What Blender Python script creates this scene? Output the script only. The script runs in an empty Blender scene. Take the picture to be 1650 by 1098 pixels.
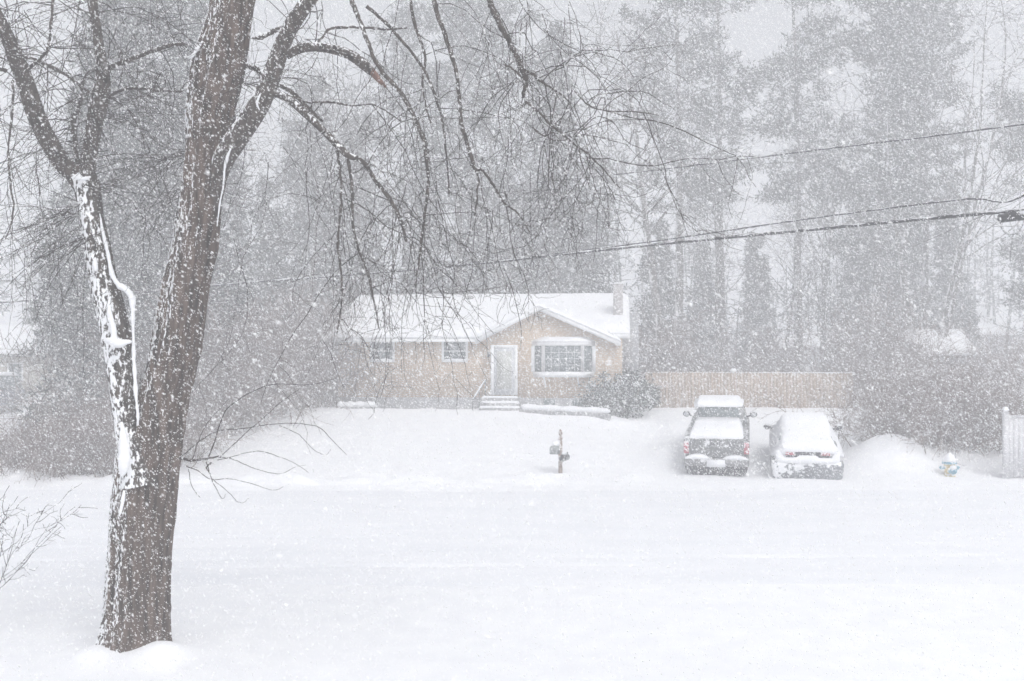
import bpy, math, random
import numpy as np
from mathutils import Vector, noise as mnoise
R = np.random.default_rng(7)
random.seed(7)
sc = bpy.context.scene
C = sc.collection
F = 1604.0; HZ = 586.0; CX = 825.0; CH = 3.4          # focal in photo pixels, horizon row, centre column, camera height
def P(px, py, Y): return np.array([(px-CX)/F*Y, Y, CH+(HZ-py)/F*Y])
def PX(px, Y): return (px-CX)/F*Y

# ------------------------------------------------------------------ terrain height
def smooth(t):
    t = np.clip(t, 0, 1); return t*t*(3-2*t)
def hh(x, y):
    x = np.asarray(x, float); y = np.asarray(y, float)
    s = np.clip((y-29.6)/10.6, 0, 1.0)
    s2 = np.clip((y-29.6)/8.9, 0, 1.0); wd = smooth((x-2.6)/2.2)
    main = (1.58*s2**1.05)*(1-wd) + 1.46*s**1.18*wd
    sl = smooth((y-36.5)/14.0)
    left = 1.55*sl
    wl = smooth((-x-9.5)/6.0)
    h = main*(1-wl)+left*wl
    h = h + np.clip(y-41, 0, 200)*0.012
    # drift and bank on the right of the drive
    h = h + 0.85*np.exp(-(((x-11.9)/1.15)**2+((y-31.4)/1.5)**2))
    h = h + 0.45*np.exp(-(((x-14.2)/2.2)**2+((y-32.0)/1.6)**2))
    # ploughed lip along the far side of the street
    lip = 0.24*np.exp(-((y-28.6-0.25*np.sin(x*0.31))/0.75)**2)*smooth((4.6-x)/1.2)
    h = h + lip*(0.75+0.35*np.sin(x*1.7+0.6)+0.25*np.sin(x*3.9))
    # bank along the drive
    h = h + 0.16*np.exp(-(((x-(4.5+0.23*(y-30)))/0.5)**2))*smooth((y-30)/2)*smooth((39-y)/2)
    h = h + 0.22*np.exp(-(((x-4.3)/1.6)**2+((y-37.5)/0.9)**2))
    # snow drawn up round the maple, gentle rise of the near yard
    h = h + 0.04*np.exp(-(((x+4.42)/0.7)**2+((y-11.7)/0.6)**2)) + 0.03*np.exp(-(((x+4.3)/2.6)**2+((y-10.5)/1.6)**2))
    for mx_, my_, mh, mr in ((-4.78, 11.35, .13, .24), (-4.02, 11.42, .15, .28), (-4.35, 11.3, .03, .3)):
        h = h + mh*np.exp(-(((x-mx_)/mr)**2+((y-my_)/(mr*1.2))**2))
    h = h + 0.012*np.sin(x*0.9+1.3*np.sin(y*0.37))+0.010*np.sin(y*1.9+x*0.6)+0.02*np.sin(x*0.23+y*0.41)
    return h

# ------------------------------------------------------------------ materials
def new_mat(name):
    m = bpy.data.materials.new(name); m.use_nodes = True
    nt = m.node_tree; b = nt.nodes['Principled BSDF']
    return m, nt, b
def node(nt, t, **k):
    n = nt.nodes.new(t)
    for a, v in k.items(): setattr(n, a, v)
    return n
def mat(name, col, rough=0.8, var=0.25, scale=6.0, stretch=(1,1,1), bump=0.0, snow=0.0, snowdir=(0,0,1), snowscale=14.0, snowthr=0.45, metal=0.0, coord='Object', col2=None, trans=0.0):
    m, nt, b = new_mat(name)
    tc = node(nt, 'ShaderNodeTexCoord'); mp = node(nt, 'ShaderNodeMapping')
    mp.inputs['Scale'].default_value = stretch
    nt.links.new(tc.outputs[coord], mp.inputs[0])
    nz = node(nt, 'ShaderNodeTexNoise'); nz.inputs['Scale'].default_value = scale; nz.inputs['Detail'].default_value = 5
    nt.links.new(mp.outputs[0], nz.inputs[0])
    mx = node(nt, 'ShaderNodeMix', data_type='RGBA')
    c2 = col2 if col2 else tuple(min(1, c*(1+var)) for c in col)
    mx.inputs[6].default_value = tuple(c*(1-var) for c in col)+(1,) if not col2 else tuple(col)+(1,)
    mx.inputs[7].default_value = tuple(c2)+(1,)
    rp = node(nt, 'ShaderNodeValToRGB'); rp.color_ramp.elements[0].position = .35; rp.color_ramp.elements[1].position = .65
    nt.links.new(nz.outputs[0], rp.inputs[0]); nt.links.new(rp.outputs[0], mx.inputs[0])
    out = mx.outputs[2]
    if snow > 0:
        ge = node(nt, 'ShaderNodeNewGeometry'); dp = node(nt, 'ShaderNodeVectorMath', operation='DOT_PRODUCT')
        v = Vector(snowdir).normalized(); dp.inputs[1].default_value = v
        nt.links.new(ge.outputs['Normal'], dp.inputs[0])
        n2 = node(nt, 'ShaderNodeTexNoise'); n2.inputs['Scale'].default_value = snowscale; n2.inputs['Detail'].default_value = 4
        ms_ = node(nt, 'ShaderNodeMapping'); ms_.inputs['Scale'].default_value = (1, 1, max(stretch[2], .42)); nt.links.new(tc.outputs[coord], ms_.inputs[0]); nt.links.new(ms_.outputs[0], n2.inputs[0])
        a1 = node(nt, 'ShaderNodeMath', operation='MULTIPLY_ADD'); a1.inputs[1].default_value = 0.5; a1.inputs[2].default_value = 0.0
        nt.links.new(dp.outputs['Value'], a1.inputs[0])
        a2 = node(nt, 'ShaderNodeMath', operation='MULTIPLY_ADD'); a2.inputs[1].default_value = 1.6
        nt.links.new(n2.outputs[0], a2.inputs[0]); nt.links.new(a1.outputs[0], a2.inputs[2])
        mr = node(nt, 'ShaderNodeMapRange'); mr.inputs['From Min'].default_value = snowthr+0.62; mr.inputs['From Max'].default_value = snowthr+0.74
        nt.links.new(a2.outputs[0], mr.inputs[0])
        ms = node(nt, 'ShaderNodeMath', operation='MULTIPLY'); ms.inputs[1].default_value = snow
        nt.links.new(mr.outputs[0], ms.inputs[0])
        m2 = node(nt, 'ShaderNodeMix', data_type='RGBA'); m2.inputs[7].default_value = (.88, .89, .91, 1)
        nt.links.new(ms.outputs[0], m2.inputs[0]); nt.links.new(out, m2.inputs[6]); out = m2.outputs[2]
    nt.links.new(out, b.inputs['Base Color'])
    b.inputs['Roughness'].default_value = rough; b.inputs['Metallic'].default_value = metal
    b.inputs['Specular IOR Level'].default_value = 0.25
    if bump > 0:
        bp = node(nt, 'ShaderNodeBump'); bp.inputs['Strength'].default_value = bump; bp.inputs['Distance'].default_value = 0.03
        nt.links.new(nz.outputs[0], bp.inputs['Height']); nt.links.new(bp.outputs[0], b.inputs['Normal'])
    return m
M = {}
M['snow'] = mat('snow', (.80, .81, .84), .75, 0.0, 2.2, bump=0.2, col2=(.84, .85, .87))
M['road_snow'] = mat('packed_snow', (.76, .775, .81), .7, 0.0, 1.3, stretch=(.3, 1, 1), bump=0.15, col2=(.80, .81, .84))
M['bark'] = mat('maple_bark', (.035, .028, .024), .95, 0.0, 17, stretch=(1, 1, .12), bump=1.0, col2=(.15, .115, .097), snow=1.0, snowdir=(-1, -.25, .35), snowscale=46, snowthr=.53)
M['limb'] = mat('limb_bark', (.035, .030, .027), .9, 0.0, 24, stretch=(1, 1, .3), bump=.8, col2=(.11, .093, .083), snow=1.0, snowdir=(-.45, -.2, .9), snowscale=34, snowthr=.50)
M['stem'] = mat('snowy_stem_bark', (.035, .03, .027), .9, 0.0, 24, stretch=(1, 1, .22), bump=.8, col2=(.11, .095, .085), snow=1.0, snowdir=(-.5, -.8, .4), snowscale=30, snowthr=.48)
M['torn'] = mat('torn_wood', (.17, .10, .08), .9, .3, 20)
M['twig'] = mat('twig_bark', (.05, .042, .038), .9, .3, 4, snow=.9, snowdir=(-.2, -.1, 1), snowscale=9, snowthr=.62)
M['brush'] = mat('brush_bark', (.16, .11, .095), .9, .35, 2, snow=.9, snowdir=(-.2, -.2, 1), snowscale=3, snowthr=.56)
M['fartrunk'] = mat('pine_bark', (.09, .08, .075), .9, .3, 3, stretch=(1, 1, .2), snow=.8, snowdir=(-1, -.3, .2), snowscale=3, snowthr=.62)
M['needle'] = mat('pine_needles', (.03, .04, .034), .8, .4, .8, snow=.35, snowdir=(0, -.2, 1), snowscale=1.3, snowthr=.5)
M['evergreen'] = mat('evergreen_leaves', (.03, .045, .03), .8, .4, .8, snow=.8, snowdir=(0, -.2, 1), snowscale=2, snowthr=.5)
M['white'] = mat('white_trim', (.86, .87, .88), .5, .04, 5)
M['door'] = mat('door_paint', (.58, .60, .62), .4, .06, 5)
M['doorglass'] = mat('door_glass', (.52, .53, .50), .3, .15, 3)
M['glass'] = mat('window_glass', (.16, .19, .20), .15, .2, 2)
M['curtain'] = mat('curtain', (.30, .33, .32), .8, .2, 6, stretch=(4, 1, .3))
M['foundation'] = mat('foundation', (.34, .34, .35), .9, .15, 5)
M['chimney'] = mat('chimney_brick', (.42, .40, .40), .9, .2, 9)
M['fence'] = mat('cedar_fence', (.36, .27, .20), .85, .2, 3, stretch=(3, 3, .3), snow=.6, snowscale=6, snowthr=.62)
M['shingle'] = mat('shingle', (.2, .2, .2), .9, .2, 5)
M['truckpaint'] = mat('truck_paint', (.17, .175, .18), .4, .1, 2, metal=.2, snow=.9, snowdir=(-1, -.1, .7), snowscale=9, snowthr=.46)
M['carpaint'] = mat('car_paint', (.20, .21, .23), .4, .1, 2, metal=.2, snow=1, snowdir=(-1, -.3, .6), snowscale=7, snowthr=.42)
M['plastic'] = mat('dark_plastic', (.05, .05, .055), .6, .2, 4, snow=.8, snowdir=(0, -.3, 1), snowscale=6, snowthr=.6)
M['rubber'] = mat('rubber', (.03, .03, .032), .9, .2, 6, snow=.9, snowdir=(0, -.6, 1), snowscale=5, snowthr=.62)
M['rim'] = mat('rim_metal', (.35, .35, .36), .4, .1, 5, metal=.6)
M['red'] = mat('red_lens', (.42, .08, .11), .4, .25, 20, snow=.85, snowdir=(0, -.6, .8), snowscale=18, snowthr=.42)
M['plate'] = mat('plate', (.55, .57, .6), .5, .05, 6)
M['chrome'] = mat('bumper_metal', (.22, .22, .23), .35, .1, 4, metal=.4, snow=.8, snowdir=(0, -.2, 1), snowscale=5, snowthr=.55)
M['cable'] = mat('cable', (.03, .03, .033), .7, .2, 3, snow=.7, snowdir=(-.2, -.3, 1), snowscale=3.2, snowthr=.5)
M['post'] = mat('mailbox_post', (.27, .20, .165), .85, .2, 12, stretch=(1, 1, .3), snow=.7, snowdir=(-1, -.3, .3), snowscale=12, snowthr=.6)
M['mailmetal'] = mat('mailbox_metal', (.30, .32, .32), .45, .15, 10, metal=.2)
M['hyblue'] = mat('hydrant_blue', (.16, .36, .47), .6, .15, 14, snow=.8, snowdir=(-.3, -.3, .8), snowscale=9, snowthr=.5)
M['hyyellow'] = mat('hydrant_yellow', (.60, .47, .18), .6, .1, 10, snow=.8, snowdir=(-.3, -.3, .8), snowscale=9, snowthr=.5)
M['steel'] = mat('steel', (.25, .25, .26), .5, .1, 8)
M['beige'] = mat('beige_siding', (.50, .47, .40), .8, .08, 3, stretch=(.2, .2, 6))
M['grey'] = mat('grey_siding', (.33, .34, .36), .8, .08, 3, stretch=(.2, .2, 6))
M['vinyl'] = mat('white_vinyl', (.58, .58, .60), .5, .04, 4)
# brick wall
def brick():
    m, nt, b = new_mat('tan_brick')
    tc = node(nt, 'ShaderNodeTexCoord'); sx = node(nt, 'ShaderNodeSeparateXYZ'); cx = node(nt, 'ShaderNodeCombineXYZ')
    nt.links.new(tc.outputs['Object'], sx.inputs[0])
    ad = node(nt, 'ShaderNodeMath', operation='ADD'); nt.links.new(sx.outputs[0], ad.inputs[0]); nt.links.new(sx.outputs[1], ad.inputs[1])
    nt.links.new(ad.outputs[0], cx.inputs[0]); nt.links.new(sx.outputs[2], cx.inputs[1])
    bt = node(nt, 'ShaderNodeTexBrick'); bt.inputs['Scale'].default_value = 1.0
    bt.inputs['Color1'].default_value = (.62, .39, .21, 1); bt.inputs['Color2'].default_value = (.53, .32, .17, 1); bt.inputs['Mortar'].default_value = (.50, .45, .38, 1)
    bt.inputs['Brick Width'].default_value = .22; bt.inputs['Row Height'].default_value = .075; bt.inputs['Mortar Size'].default_value = .012
    nt.links.new(cx.outputs[0], bt.inputs[0])
    nz = node(nt, 'ShaderNodeTexNoise'); nz.inputs['Scale'].default_value = 1.4; nz.inputs['Detail'].default_value = 6
    nt.links.new(tc.outputs['Object'], nz.inputs[0])
    mx = node(nt, 'ShaderNodeMix', data_type='RGBA'); mx.blend_type = 'MULTIPLY'; mx.inputs[0].default_value = .5
    nt.links.new(bt.outputs[0], mx.inputs[6]); nt.links.new(nz.outputs[0], mx.inputs[7])
    gm = node(nt, 'ShaderNodeGamma'); gm.inputs[1].default_value = .7; nt.links.new(mx.outputs[2], gm.inputs[0])
    nt.links.new(gm.outputs[0], b.inputs['Base Color']); b.inputs['Roughness'].default_value = .9
    return m
M['brick'] = brick()
# falling flakes: white, letting light through
def flake_mat():
    m = bpy.data.materials.new('flake'); m.use_nodes = True; nt = m.node_tree; nt.nodes.clear()
    o = node(nt, 'ShaderNodeOutputMaterial'); d = node(nt, 'ShaderNodeBsdfDiffuse'); d.inputs[0].default_value = (.96, .965, .975, 1)
    nt.links.new(d.outputs[0], o.inputs[0]); return m
M['flake'] = flake_mat()

# ------------------------------------------------------------------ mesh building
class MB:
    def __init__(s): s.v = []; s.f = []; s.n = 0      # f: list of int arrays (k, 3 or 4) or python tuples
    def arr(s, v, f):
        s.v.append(np.asarray(v, np.float32).reshape(-1, 3)); s.f.append(np.asarray(f, np.int64)+s.n); s.n += len(s.v[-1])
    def poly(s, v, faces):
        s.v.append(np.asarray(v, np.float32).reshape(-1, 3))
        for q in faces: s.f.append(np.asarray([q], np.int64)+s.n)
        s.n += len(v)
    def box(s, x0, x1, y0, y1, z0, z1, tx=0, ty=0):
        v = [(x0,y0,z0),(x1,y0,z0),(x1,y1,z0),(x0,y1,z0),(x0+tx,y0+ty,z1),(x1-tx,y0+ty,z1),(x1-tx,y1-ty,z1),(x0+tx,y1-ty,z1)]
        s.arr(v, [(0,3,2,1),(4,5,6,7),(0,1,5,4),(1,2,6,5),(2,3,7,6),(3,0,4,7)]); return s
    def tubes(s, pts, rad, sides=3, cap=False):
        pts = np.asarray(pts, float); rad = np.asarray(rad, float)
        if pts.ndim == 2: pts = pts[None]; rad = rad[None]
        N, K, _ = pts.shape
        t = np.gradient(pts, axis=1); t /= np.linalg.norm(t, axis=2, keepdims=True)+1e-9
        up = np.where(np.abs(t[:, :1, 2:3]) > .9, np.array([1., 0, 0]), np.array([0, 0, 1.]))
        up = np.repeat(up, K, axis=1)
        a = np.cross(t, up); a /= np.linalg.norm(a, axis=2, keepdims=True)+1e-9
        b = np.cross(t, a)
        an = np.linspace(0, 2*np.pi, sides, endpoint=False)
        ring = pts[:, :, None]+rad[:, :, None, None]*(a[:, :, None]*np.cos(an)[None, None, :, None]+b[:, :, None]*np.sin(an)[None, None, :, None])
        idx = np.arange(N*K*sides).reshape(N, K, sides)
        n1 = np.roll(idx, -1, axis=2)
        f = np.stack([idx[:, :-1], n1[:, :-1], n1[:, 1:], idx[:, 1:]], -1).reshape(-1, 4)
        s.arr(ring.reshape(-1, 3), f[:, ::-1])
        if cap:
            base = s.n-N*K*sides
            for i in range(N):
                for k in (0, K-1):
                    q = idx[i, k]+base; s.f.append(np.asarray([q if k == 0 else q[::-1]]))
        return s
    def loft(s, rings, cap=True):
        rings = [np.asarray(r, float) for r in rings]; n = len(rings[0])
        v = np.concatenate(rings); idx = np.arange(len(v)).reshape(len(rings), n); n1 = np.roll(idx, -1, axis=1)
        base = s.n
        s.arr(v, np.stack([idx[:-1], idx[1:], n1[1:], n1[:-1]], -1).reshape(-1, 4))
        if cap:
            s.f.append(np.asarray([idx[0]+base])); s.f.append(np.asarray([idx[-1][::-1]+base]))
        return s
    def prism(s, poly, d0, d1, axis='y'):
        # poly in (u, z), extruded between d0 and d1 along y
        n = len(poly)
        v = [(p[0], d0, p[1]) for p in poly]+[(p[0], d1, p[1]) for p in poly]
        if axis == 'x': v = [(d0, p[0], p[1]) for p in poly]+[(d1, p[0], p[1]) for p in poly]
        fs = [tuple(range(n)), tuple(range(2*n-1, n-1, -1))]+[(i, i+n, (i+1) % n+n, (i+1) % n) for i in range(n)]
        s.poly(v, fs); return s
    def ell(s, c, r, nu=14, nv=9, jit=0, zmin=None):
        rings = []
        for j in range(nv+1):
            ph = -math.pi/2+math.pi*j/nv
            z = math.sin(ph); k = max(math.cos(ph), .02)
            ring = []
            for i in range(nu):
                a = 2*math.pi*i/nu; q = Vector((k*math.cos(a), k*math.sin(a), z))
                q2 = 1+jit*mnoise.noise(q*2.3+Vector(c))
                zz = c[2]+r[2]*q.z*q2
                if zmin is not None: zz = max(zz, zmin)
                ring.append((c[0]+r[0]*q.x*q2, c[1]+r[1]*q.y*q2, zz))
            rings.append(ring)
        s.loft(rings); return s
    def lathe(s, prof, c=(0, 0), n=14):
        s.loft([[(c[0]+r*math.cos(2*math.pi*i/n), c[1]+r*math.sin(2*math.pi*i/n), z) for i in range(n)] for r, z in prof]); return s
    def build(s, name, material, parent=None, smooth_=False):
        me = bpy.data.meshes.new(name)
        V = np.concatenate(s.v); me.vertices.add(len(V)); me.vertices.foreach_set('co', V.ravel())
        loops = np.concatenate([f.ravel() for f in s.f]); cnt = np.concatenate([np.full(len(f), f.shape[1]) for f in s.f])
        me.loops.add(len(loops)); me.loops.foreach_set('vertex_index', loops.astype(np.int32))
        st = np.concatenate([[0], np.cumsum(cnt)[:-1]])
        me.polygons.add(len(cnt)); me.polygons.foreach_set('loop_start', st.astype(np.int32)); me.polygons.foreach_set('loop_total', cnt.astype(np.int32))
        me.update(calc_edges=True); me.validate()
        if smooth_: me.polygons.foreach_set('use_smooth', np.ones(len(me.polygons), bool))
        me.materials.append(material)
        o = bpy.data.objects.new(name, me); C.objects.link(o)
        if parent: o.parent = parent
        return o
def tag(o, label=None, cat=None, group=None, kind=None):
    if label: o['label'] = label
    if cat: o['category'] = cat
    if group: o['group'] = group
    if kind: o['kind'] = kind
    return o
def empty(name, loc=(0, 0, 0), rz=0, rx=0, **k):
    o = bpy.data.objects.new(name, None); C.objects.link(o); o.location = loc; o.rotation_euler = (rx, 0, rz); o.empty_display_size = .2
    tag(o, **k); return o
def copy_tree(o, parent=None):
    c = o.copy(); C.objects.link(c); c.parent = parent
    for ch in list(o.children): copy_tree(ch, c)
    return c
def bevel(o, w, seg=2):
    b = o.modifiers.new('bevel', 'BEVEL'); b.width = w; b.segments = seg; b.limit_method = 'ANGLE'; b.angle_limit = .6
    return o

# ------------------------------------------------------------------ curve growth (vectorised)
def norm(v): return v/(np.linalg.norm(v, axis=-1, keepdims=True)+1e-9)
def grow(start, d, L, K=7, wander=.25, pull=(0, 0, -1), ps=.1, late=0.0):
    start = np.asarray(start, float); d = norm(np.asarray(d, float)); N = len(start)
    L = np.broadcast_to(L, (N,)); pts = np.zeros((N, K, 3)); pts[:, 0] = start
    pull = np.asarray(pull, float)
    for k in range(1, K):
        p = ps if k < K*.75 else ps-late
        d = norm(d+R.normal(0, wander, (N, 3))+pull*p)
        pts[:, k] = pts[:, k-1]+d*(L/(K-1))[:, None]
    return pts
def taper(N, K, r0, r1):
    r0 = np.broadcast_to(r0, (N,)); r1 = np.broadcast_to(r1, (N,))
    t = np.linspace(0, 1, K)[None]
    return r0[:, None]*(1-t)+r1[:, None]*t
def pick(curves, n, t0=.2, t1=1.0, spread=.8):
    N, K, _ = curves.shape
    i = R.integers(0, N, n); t = R.uniform(t0, t1, n)*(K-1); j = np.minimum(t.astype(int), K-2); fr = (t-j)[:, None]
    p = curves[i, j]*(1-fr)+curves[i, j+1]*fr
    tg = norm(curves[i, j+1]-curves[i, j])
    side = norm(np.cross(tg, R.normal(0, 1, (n, 3))))
    return p, norm(tg*(1-spread)+side*spread), t/(K-1)
def catmull(pts, n):
    pts = np.asarray(pts, float); m = len(pts)
    t = np.linspace(0, m-1, n); out = []
    for x in t:
        i = min(int(x), m-2); f = x-i
        p0 = pts[max(i-1, 0)]; p1 = pts[i]; p2 = pts[i+1]; p3 = pts[min(i+2, m-1)]
        out.append(.5*((2*p1)+(-p0+p2)*f+(2*p0-5*p1+4*p2-p3)*f*f+(-p0+3*p1-3*p2+p3)*f**3))
    return np.array(out)

# ================================================================== SETTING
def grid(xs, ys, z):
    X, Y = np.meshgrid(xs, ys); Z = z(X, Y)
    v = np.stack([X, Y, Z], -1).reshape(-1, 3); ny, nx = X.shape
    i = np.arange(ny*nx).reshape(ny, nx)
    f = np.stack([i[:-1, :-1], i[:-1, 1:], i[1:, 1:], i[1:, :-1]], -1).reshape(-1, 4)
    return v, f
xs = np.concatenate([np.linspace(-320, -40, 29)[:-1], np.linspace(-40, -24, 33)[:-1], np.linspace(-24, -6.02, 110)[:-1], np.linspace(-6, -2.5, 60), np.linspace(-2.4, 24, 180), np.linspace(24, 40, 33)[1:], np.linspace(40, 320, 29)[1:]])
ys = np.concatenate([np.linspace(-60, 4, 17)[:-1], np.linspace(4, 45, 330), np.linspace(45, 80, 71)[1:], np.linspace(80, 340, 27)[1:]])
lump = lambda x, y: 0.0
def zg(X, Y):
    Z = hh(X, Y)
    flat = smooth((Y-15.1)/1.1)*smooth((26.9-Y)/1.1)
    Z = Z*(1-flat)+flat*(-0.08)
    m = (np.abs(X) < 26) & (Y < 46) & (Y > 26.6)
    for a, b in zip(*np.where(m)):
        x, y = X[a, b], Y[a, b]
        Z[a, b] += .035*mnoise.noise(Vector((x*.9, y*1.3, 0)))+.02*mnoise.noise(Vector((x*2.6, y*3.4, 5)))
        if y < 29.6 and x < 2: Z[a, b] += .16*max(0, mnoise.noise(Vector((x*1.6, y*3.0, 9))))
    return Z
mb = MB(); mb.arr(*grid(xs, ys, zg)); g = mb.build('ground', M['snow'], smooth_=True); tag(g, kind='structure')
def zr(X, Y):
    Z = 0.004+0.0*X
    for yc, dp in ((19.6, .030), (18.6, .022), (17.45, .036), (16.75, .03)):
        yy = yc+.10*np.sin(X*.13)+.03*np.sin(X*.9+yc)+.012*X
        br = np.clip(.55+.5*np.sin(X*.37+yc*5)+.3*np.sin(X*1.9+yc), 0, 1.2)
        Z = Z-dp*np.exp(-((Y-yy)/.10)**2)*br
    Z = Z+.012*np.sin(X*.6+Y*1.4)*np.sin(Y*2.1)
    e = smooth((Y-15.1)/1.1)*smooth((26.9-Y)/1.1)
    Z = Z*e+(1-e)*(hh(X, Y)+.006)
    Z = np.maximum(Z, -.07+(1-e)*(hh(X, Y)+.076))
    return Z-.05*(1-smooth((Y-15.0)/.5)*smooth((27.0-Y)/.5))
mb = MB(); mb.arr(*grid(np.linspace(-40, 40, 321), np.linspace(15.0, 27.0, 181), zr)); g = mb.build('road', M['road_snow'], smooth_=True); tag(g, kind='structure')

# ================================================================== HOUSE
TH = math.radians(6.0); ct, st = math.cos(TH), math.sin(TH)
def U(px, w=0):
    k = (px-CX)/F; return (k*(40+w*ct)-w*st)/(ct+k*st)
def HY(u, w): return 40-u*st+w*ct
def Z(py, u, w=0): return CH+(HZ-py)/F*HY(u, w)
house = empty('brick_house', (0, 40, 0), -TH, label='single storey tan brick ranch house with snowy roof, white trim and front gable', cat='house')
uL, uR = U(545), U(1003)
zb = 0.9; zf = Z(641, U(700)); ze = Z(545, U(700)); zr_ = Z(481, U(800, 4.2), 4.2)-.22; wr = 4.2; D = 8.4
gl, ga, gr = U(766, -.4), U(868, -.4), U(1000, -.4)
zga = Z(494, ga, -.4)
mb = MB(); mb.prism([(0, zf), (D, zf), (D, ze), (wr, zr_-.1), (0, ze)], uL, uR, 'x')
mb.build('wall', M['brick'], house)
mb = MB(); mb.box(uL-.03, uR+.03, -.03, D+.03, zb-.6, zf-.002); mb.box(gl+.1, gr-.42, -.16, -.032, zb-.6, zf-.002)
mb.build('foundation', M['foundation'], house)
# gable wall
sl_l = (zga-Z(547, gl, -.4))/(ga-gl); sl_r = (zga-Z(551, gr, -.4))/(gr-ga)
gwl, gwr = gl+.28, gr-.35
mb = MB(); mb.prism([(gwl, zf), (gwr, zf), (gwr, zga-.12-sl_r*(gwr-ga)), (ga, zga-.14), (gwl, zga-.12-sl_l*(ga-gwl))], -.12, .35)
mb.build('gable_wall', M['brick'], house)
# roofs (thin white edged slabs) + snow
def slab(poly_top, th, mbx, v0, v1):
    mbx.prism(poly_top+[(p[0], p[1]-th) for p in poly_top[::-1]], v0, v1, 'x')
ov = .42; pit = (zr_-ze)/wr
mb = MB(); slab([(-ov, ze-ov*pit+.16), (wr, zr_+.16), (D+ov, ze-ov*pit+.16)], .16, mb, uL-.36, gl+.02)
WS = -.10
slab([(WS, ze+WS*pit+.16), (wr, zr_+.16), (D+ov, ze-ov*pit+.16)], .16, mb, gl+.021, uR+.30)
rf = mb.build('roof', M['white'], house)
def snowcover(name, f, u0, u1, w0, w1, nu, nw, th, parent, seed=0, side=.02):
    # snow blanket lying over a surface z=f(u,w) with a rounded, uneven edge
    us = np.linspace(u0, u1, nu); ws = np.linspace(w0, w1, nw); v = []
    top = np.zeros((nu, nw))
    for i, u in enumerate(us):
        for j, w in enumerate(ws):
            e = min(u-u0, u1-u, w-w0, w1-w); k = math.sqrt(min(1, e/(.9*th)+.06))
            n_ = mnoise.noise(Vector((u*.8, w*.8, seed)))*.12+mnoise.noise(Vector((u*3, w*3, seed)))*.04
            top[i, j] = f(u, w)+side+th*k*(1+n_)
    idx = lambda i, j: i*nw+j
    V = [(us[i], ws[j], top[i, j]) for i in range(nu) for j in range(nw)]+[(us[i], ws[j], f(us[i], ws[j])+side*.3) for i in range(nu) for j in range(nw)]
    n = nu*nw; fs = []
    for i in range(nu-1):
        for j in range(nw-1):
            fs.append((idx(i, j), idx(i+1, j), idx(i+1, j+1), idx(i, j+1))); fs.append(tuple(n+q for q in (idx(i, j), idx(i, j+1), idx(i+1, j+1), idx(i+1, j))))
    for i in range(nu-1):
        for j in (0, nw-1):
            q = (idx(i, j), idx(i+1, j), n+idx(i+1, j), n+idx(i, j)); fs.append(q if j else q[::-1])
    for j in range(nw-1):
        for i in (0, nu-1):
            q = (idx(i, j), idx(i, j+1), n+idx(i, j+1), n+idx(i, j)); fs.append(q[::-1] if i else q)
    m = MB(); m.arr(V, fs); return m.build(name, M['snow'], parent, True)
froof = lambda u, w: (ze+pit*w if w < wr else zr_-pit*(w-wr))+.16
snowcover('roof_snow', froof, uL-.40, gl+.25, -ov-.05, D+ov, 60, 70, .26, house, 1)
snowcover('roof_snow', froof, gl-.25, uR+.30, WS, D+ov, 70, 60, .255, house, 1)
# cross gable roof
for sgn, ue, s_ in ((-1, gl, sl_l), (1, gr, sl_r)):
    mb = MB(); a = (ga, zga); e_ = (ue, zga-s_*abs(ue-ga))
    pl = [a, e_, (e_[0], e_[1]-.17), (a[0], a[1]-.17)]
    if sgn > 0: pl = pl[::-1]
    wend = 2.6
    mb.prism(pl, -.5, wend); mb.build('gable_roof', M['white'], house)
fg = lambda u, w: zga-(sl_l*(ga-u) if u < ga else sl_r*(u-ga))
snowcover('gable_snow', fg, gl-.03, gr+.03, -.52, 2.6, 80, 30, .13, house, 4)
# white soffit box along the eave already the slab edge; gutters
mb = MB(); mb.box(uL-.36, gl-.02, -ov-.09, -ov-.003, ze-ov*pit-.01, ze-ov*pit+.11); mb.build('gutter', M['white'], house)
# windows
def window(p0, p1, q0, q1, w, curtain=False, cols=1, rows=1):
    u0, u1 = U(p0, w), U(p1, w); z1, z0 = Z(q0, u0, w), Z(q1, u0, w)
    t = .09; m = MB(); d = -.07
    m.box(u0, u0+t, w+d, w, z0, z1); m.box(u1-t, u1, w+d, w, z0, z1); m.box(u0+t, u1-t, w+d, w, z1-t, z1); m.box(u0+t, u1-t, w+d-.02, w, z0, z0+t)
    fr = m.build('window', M['white'], house)
    m = MB(); m.box(u0+t+.001, u1-t-.001, w-.03, w-.01, z0+t+.001, z1-t-.001); m.build('pane', M['glass'], fr)
    m = MB(); um = (u0+u1)/2; m.box(u0+t+.002, u1-t-.002, w-.05, w-.031, (z0+z1)/2-.02, (z0+z1)/2+.02); m.build('sash_bar', M['white'], fr)
    m = MB(); m.ell(((u0+u1)/2, w-.08, z0+t), ((u1-u0)/2-.03, .05, .06), 12, 6, .2); m.build('sill_snow', M['snow'], fr, True)
    return fr
window(597, 636, 548, 584, 0); window(712, 754, 548, 584, 0)
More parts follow.
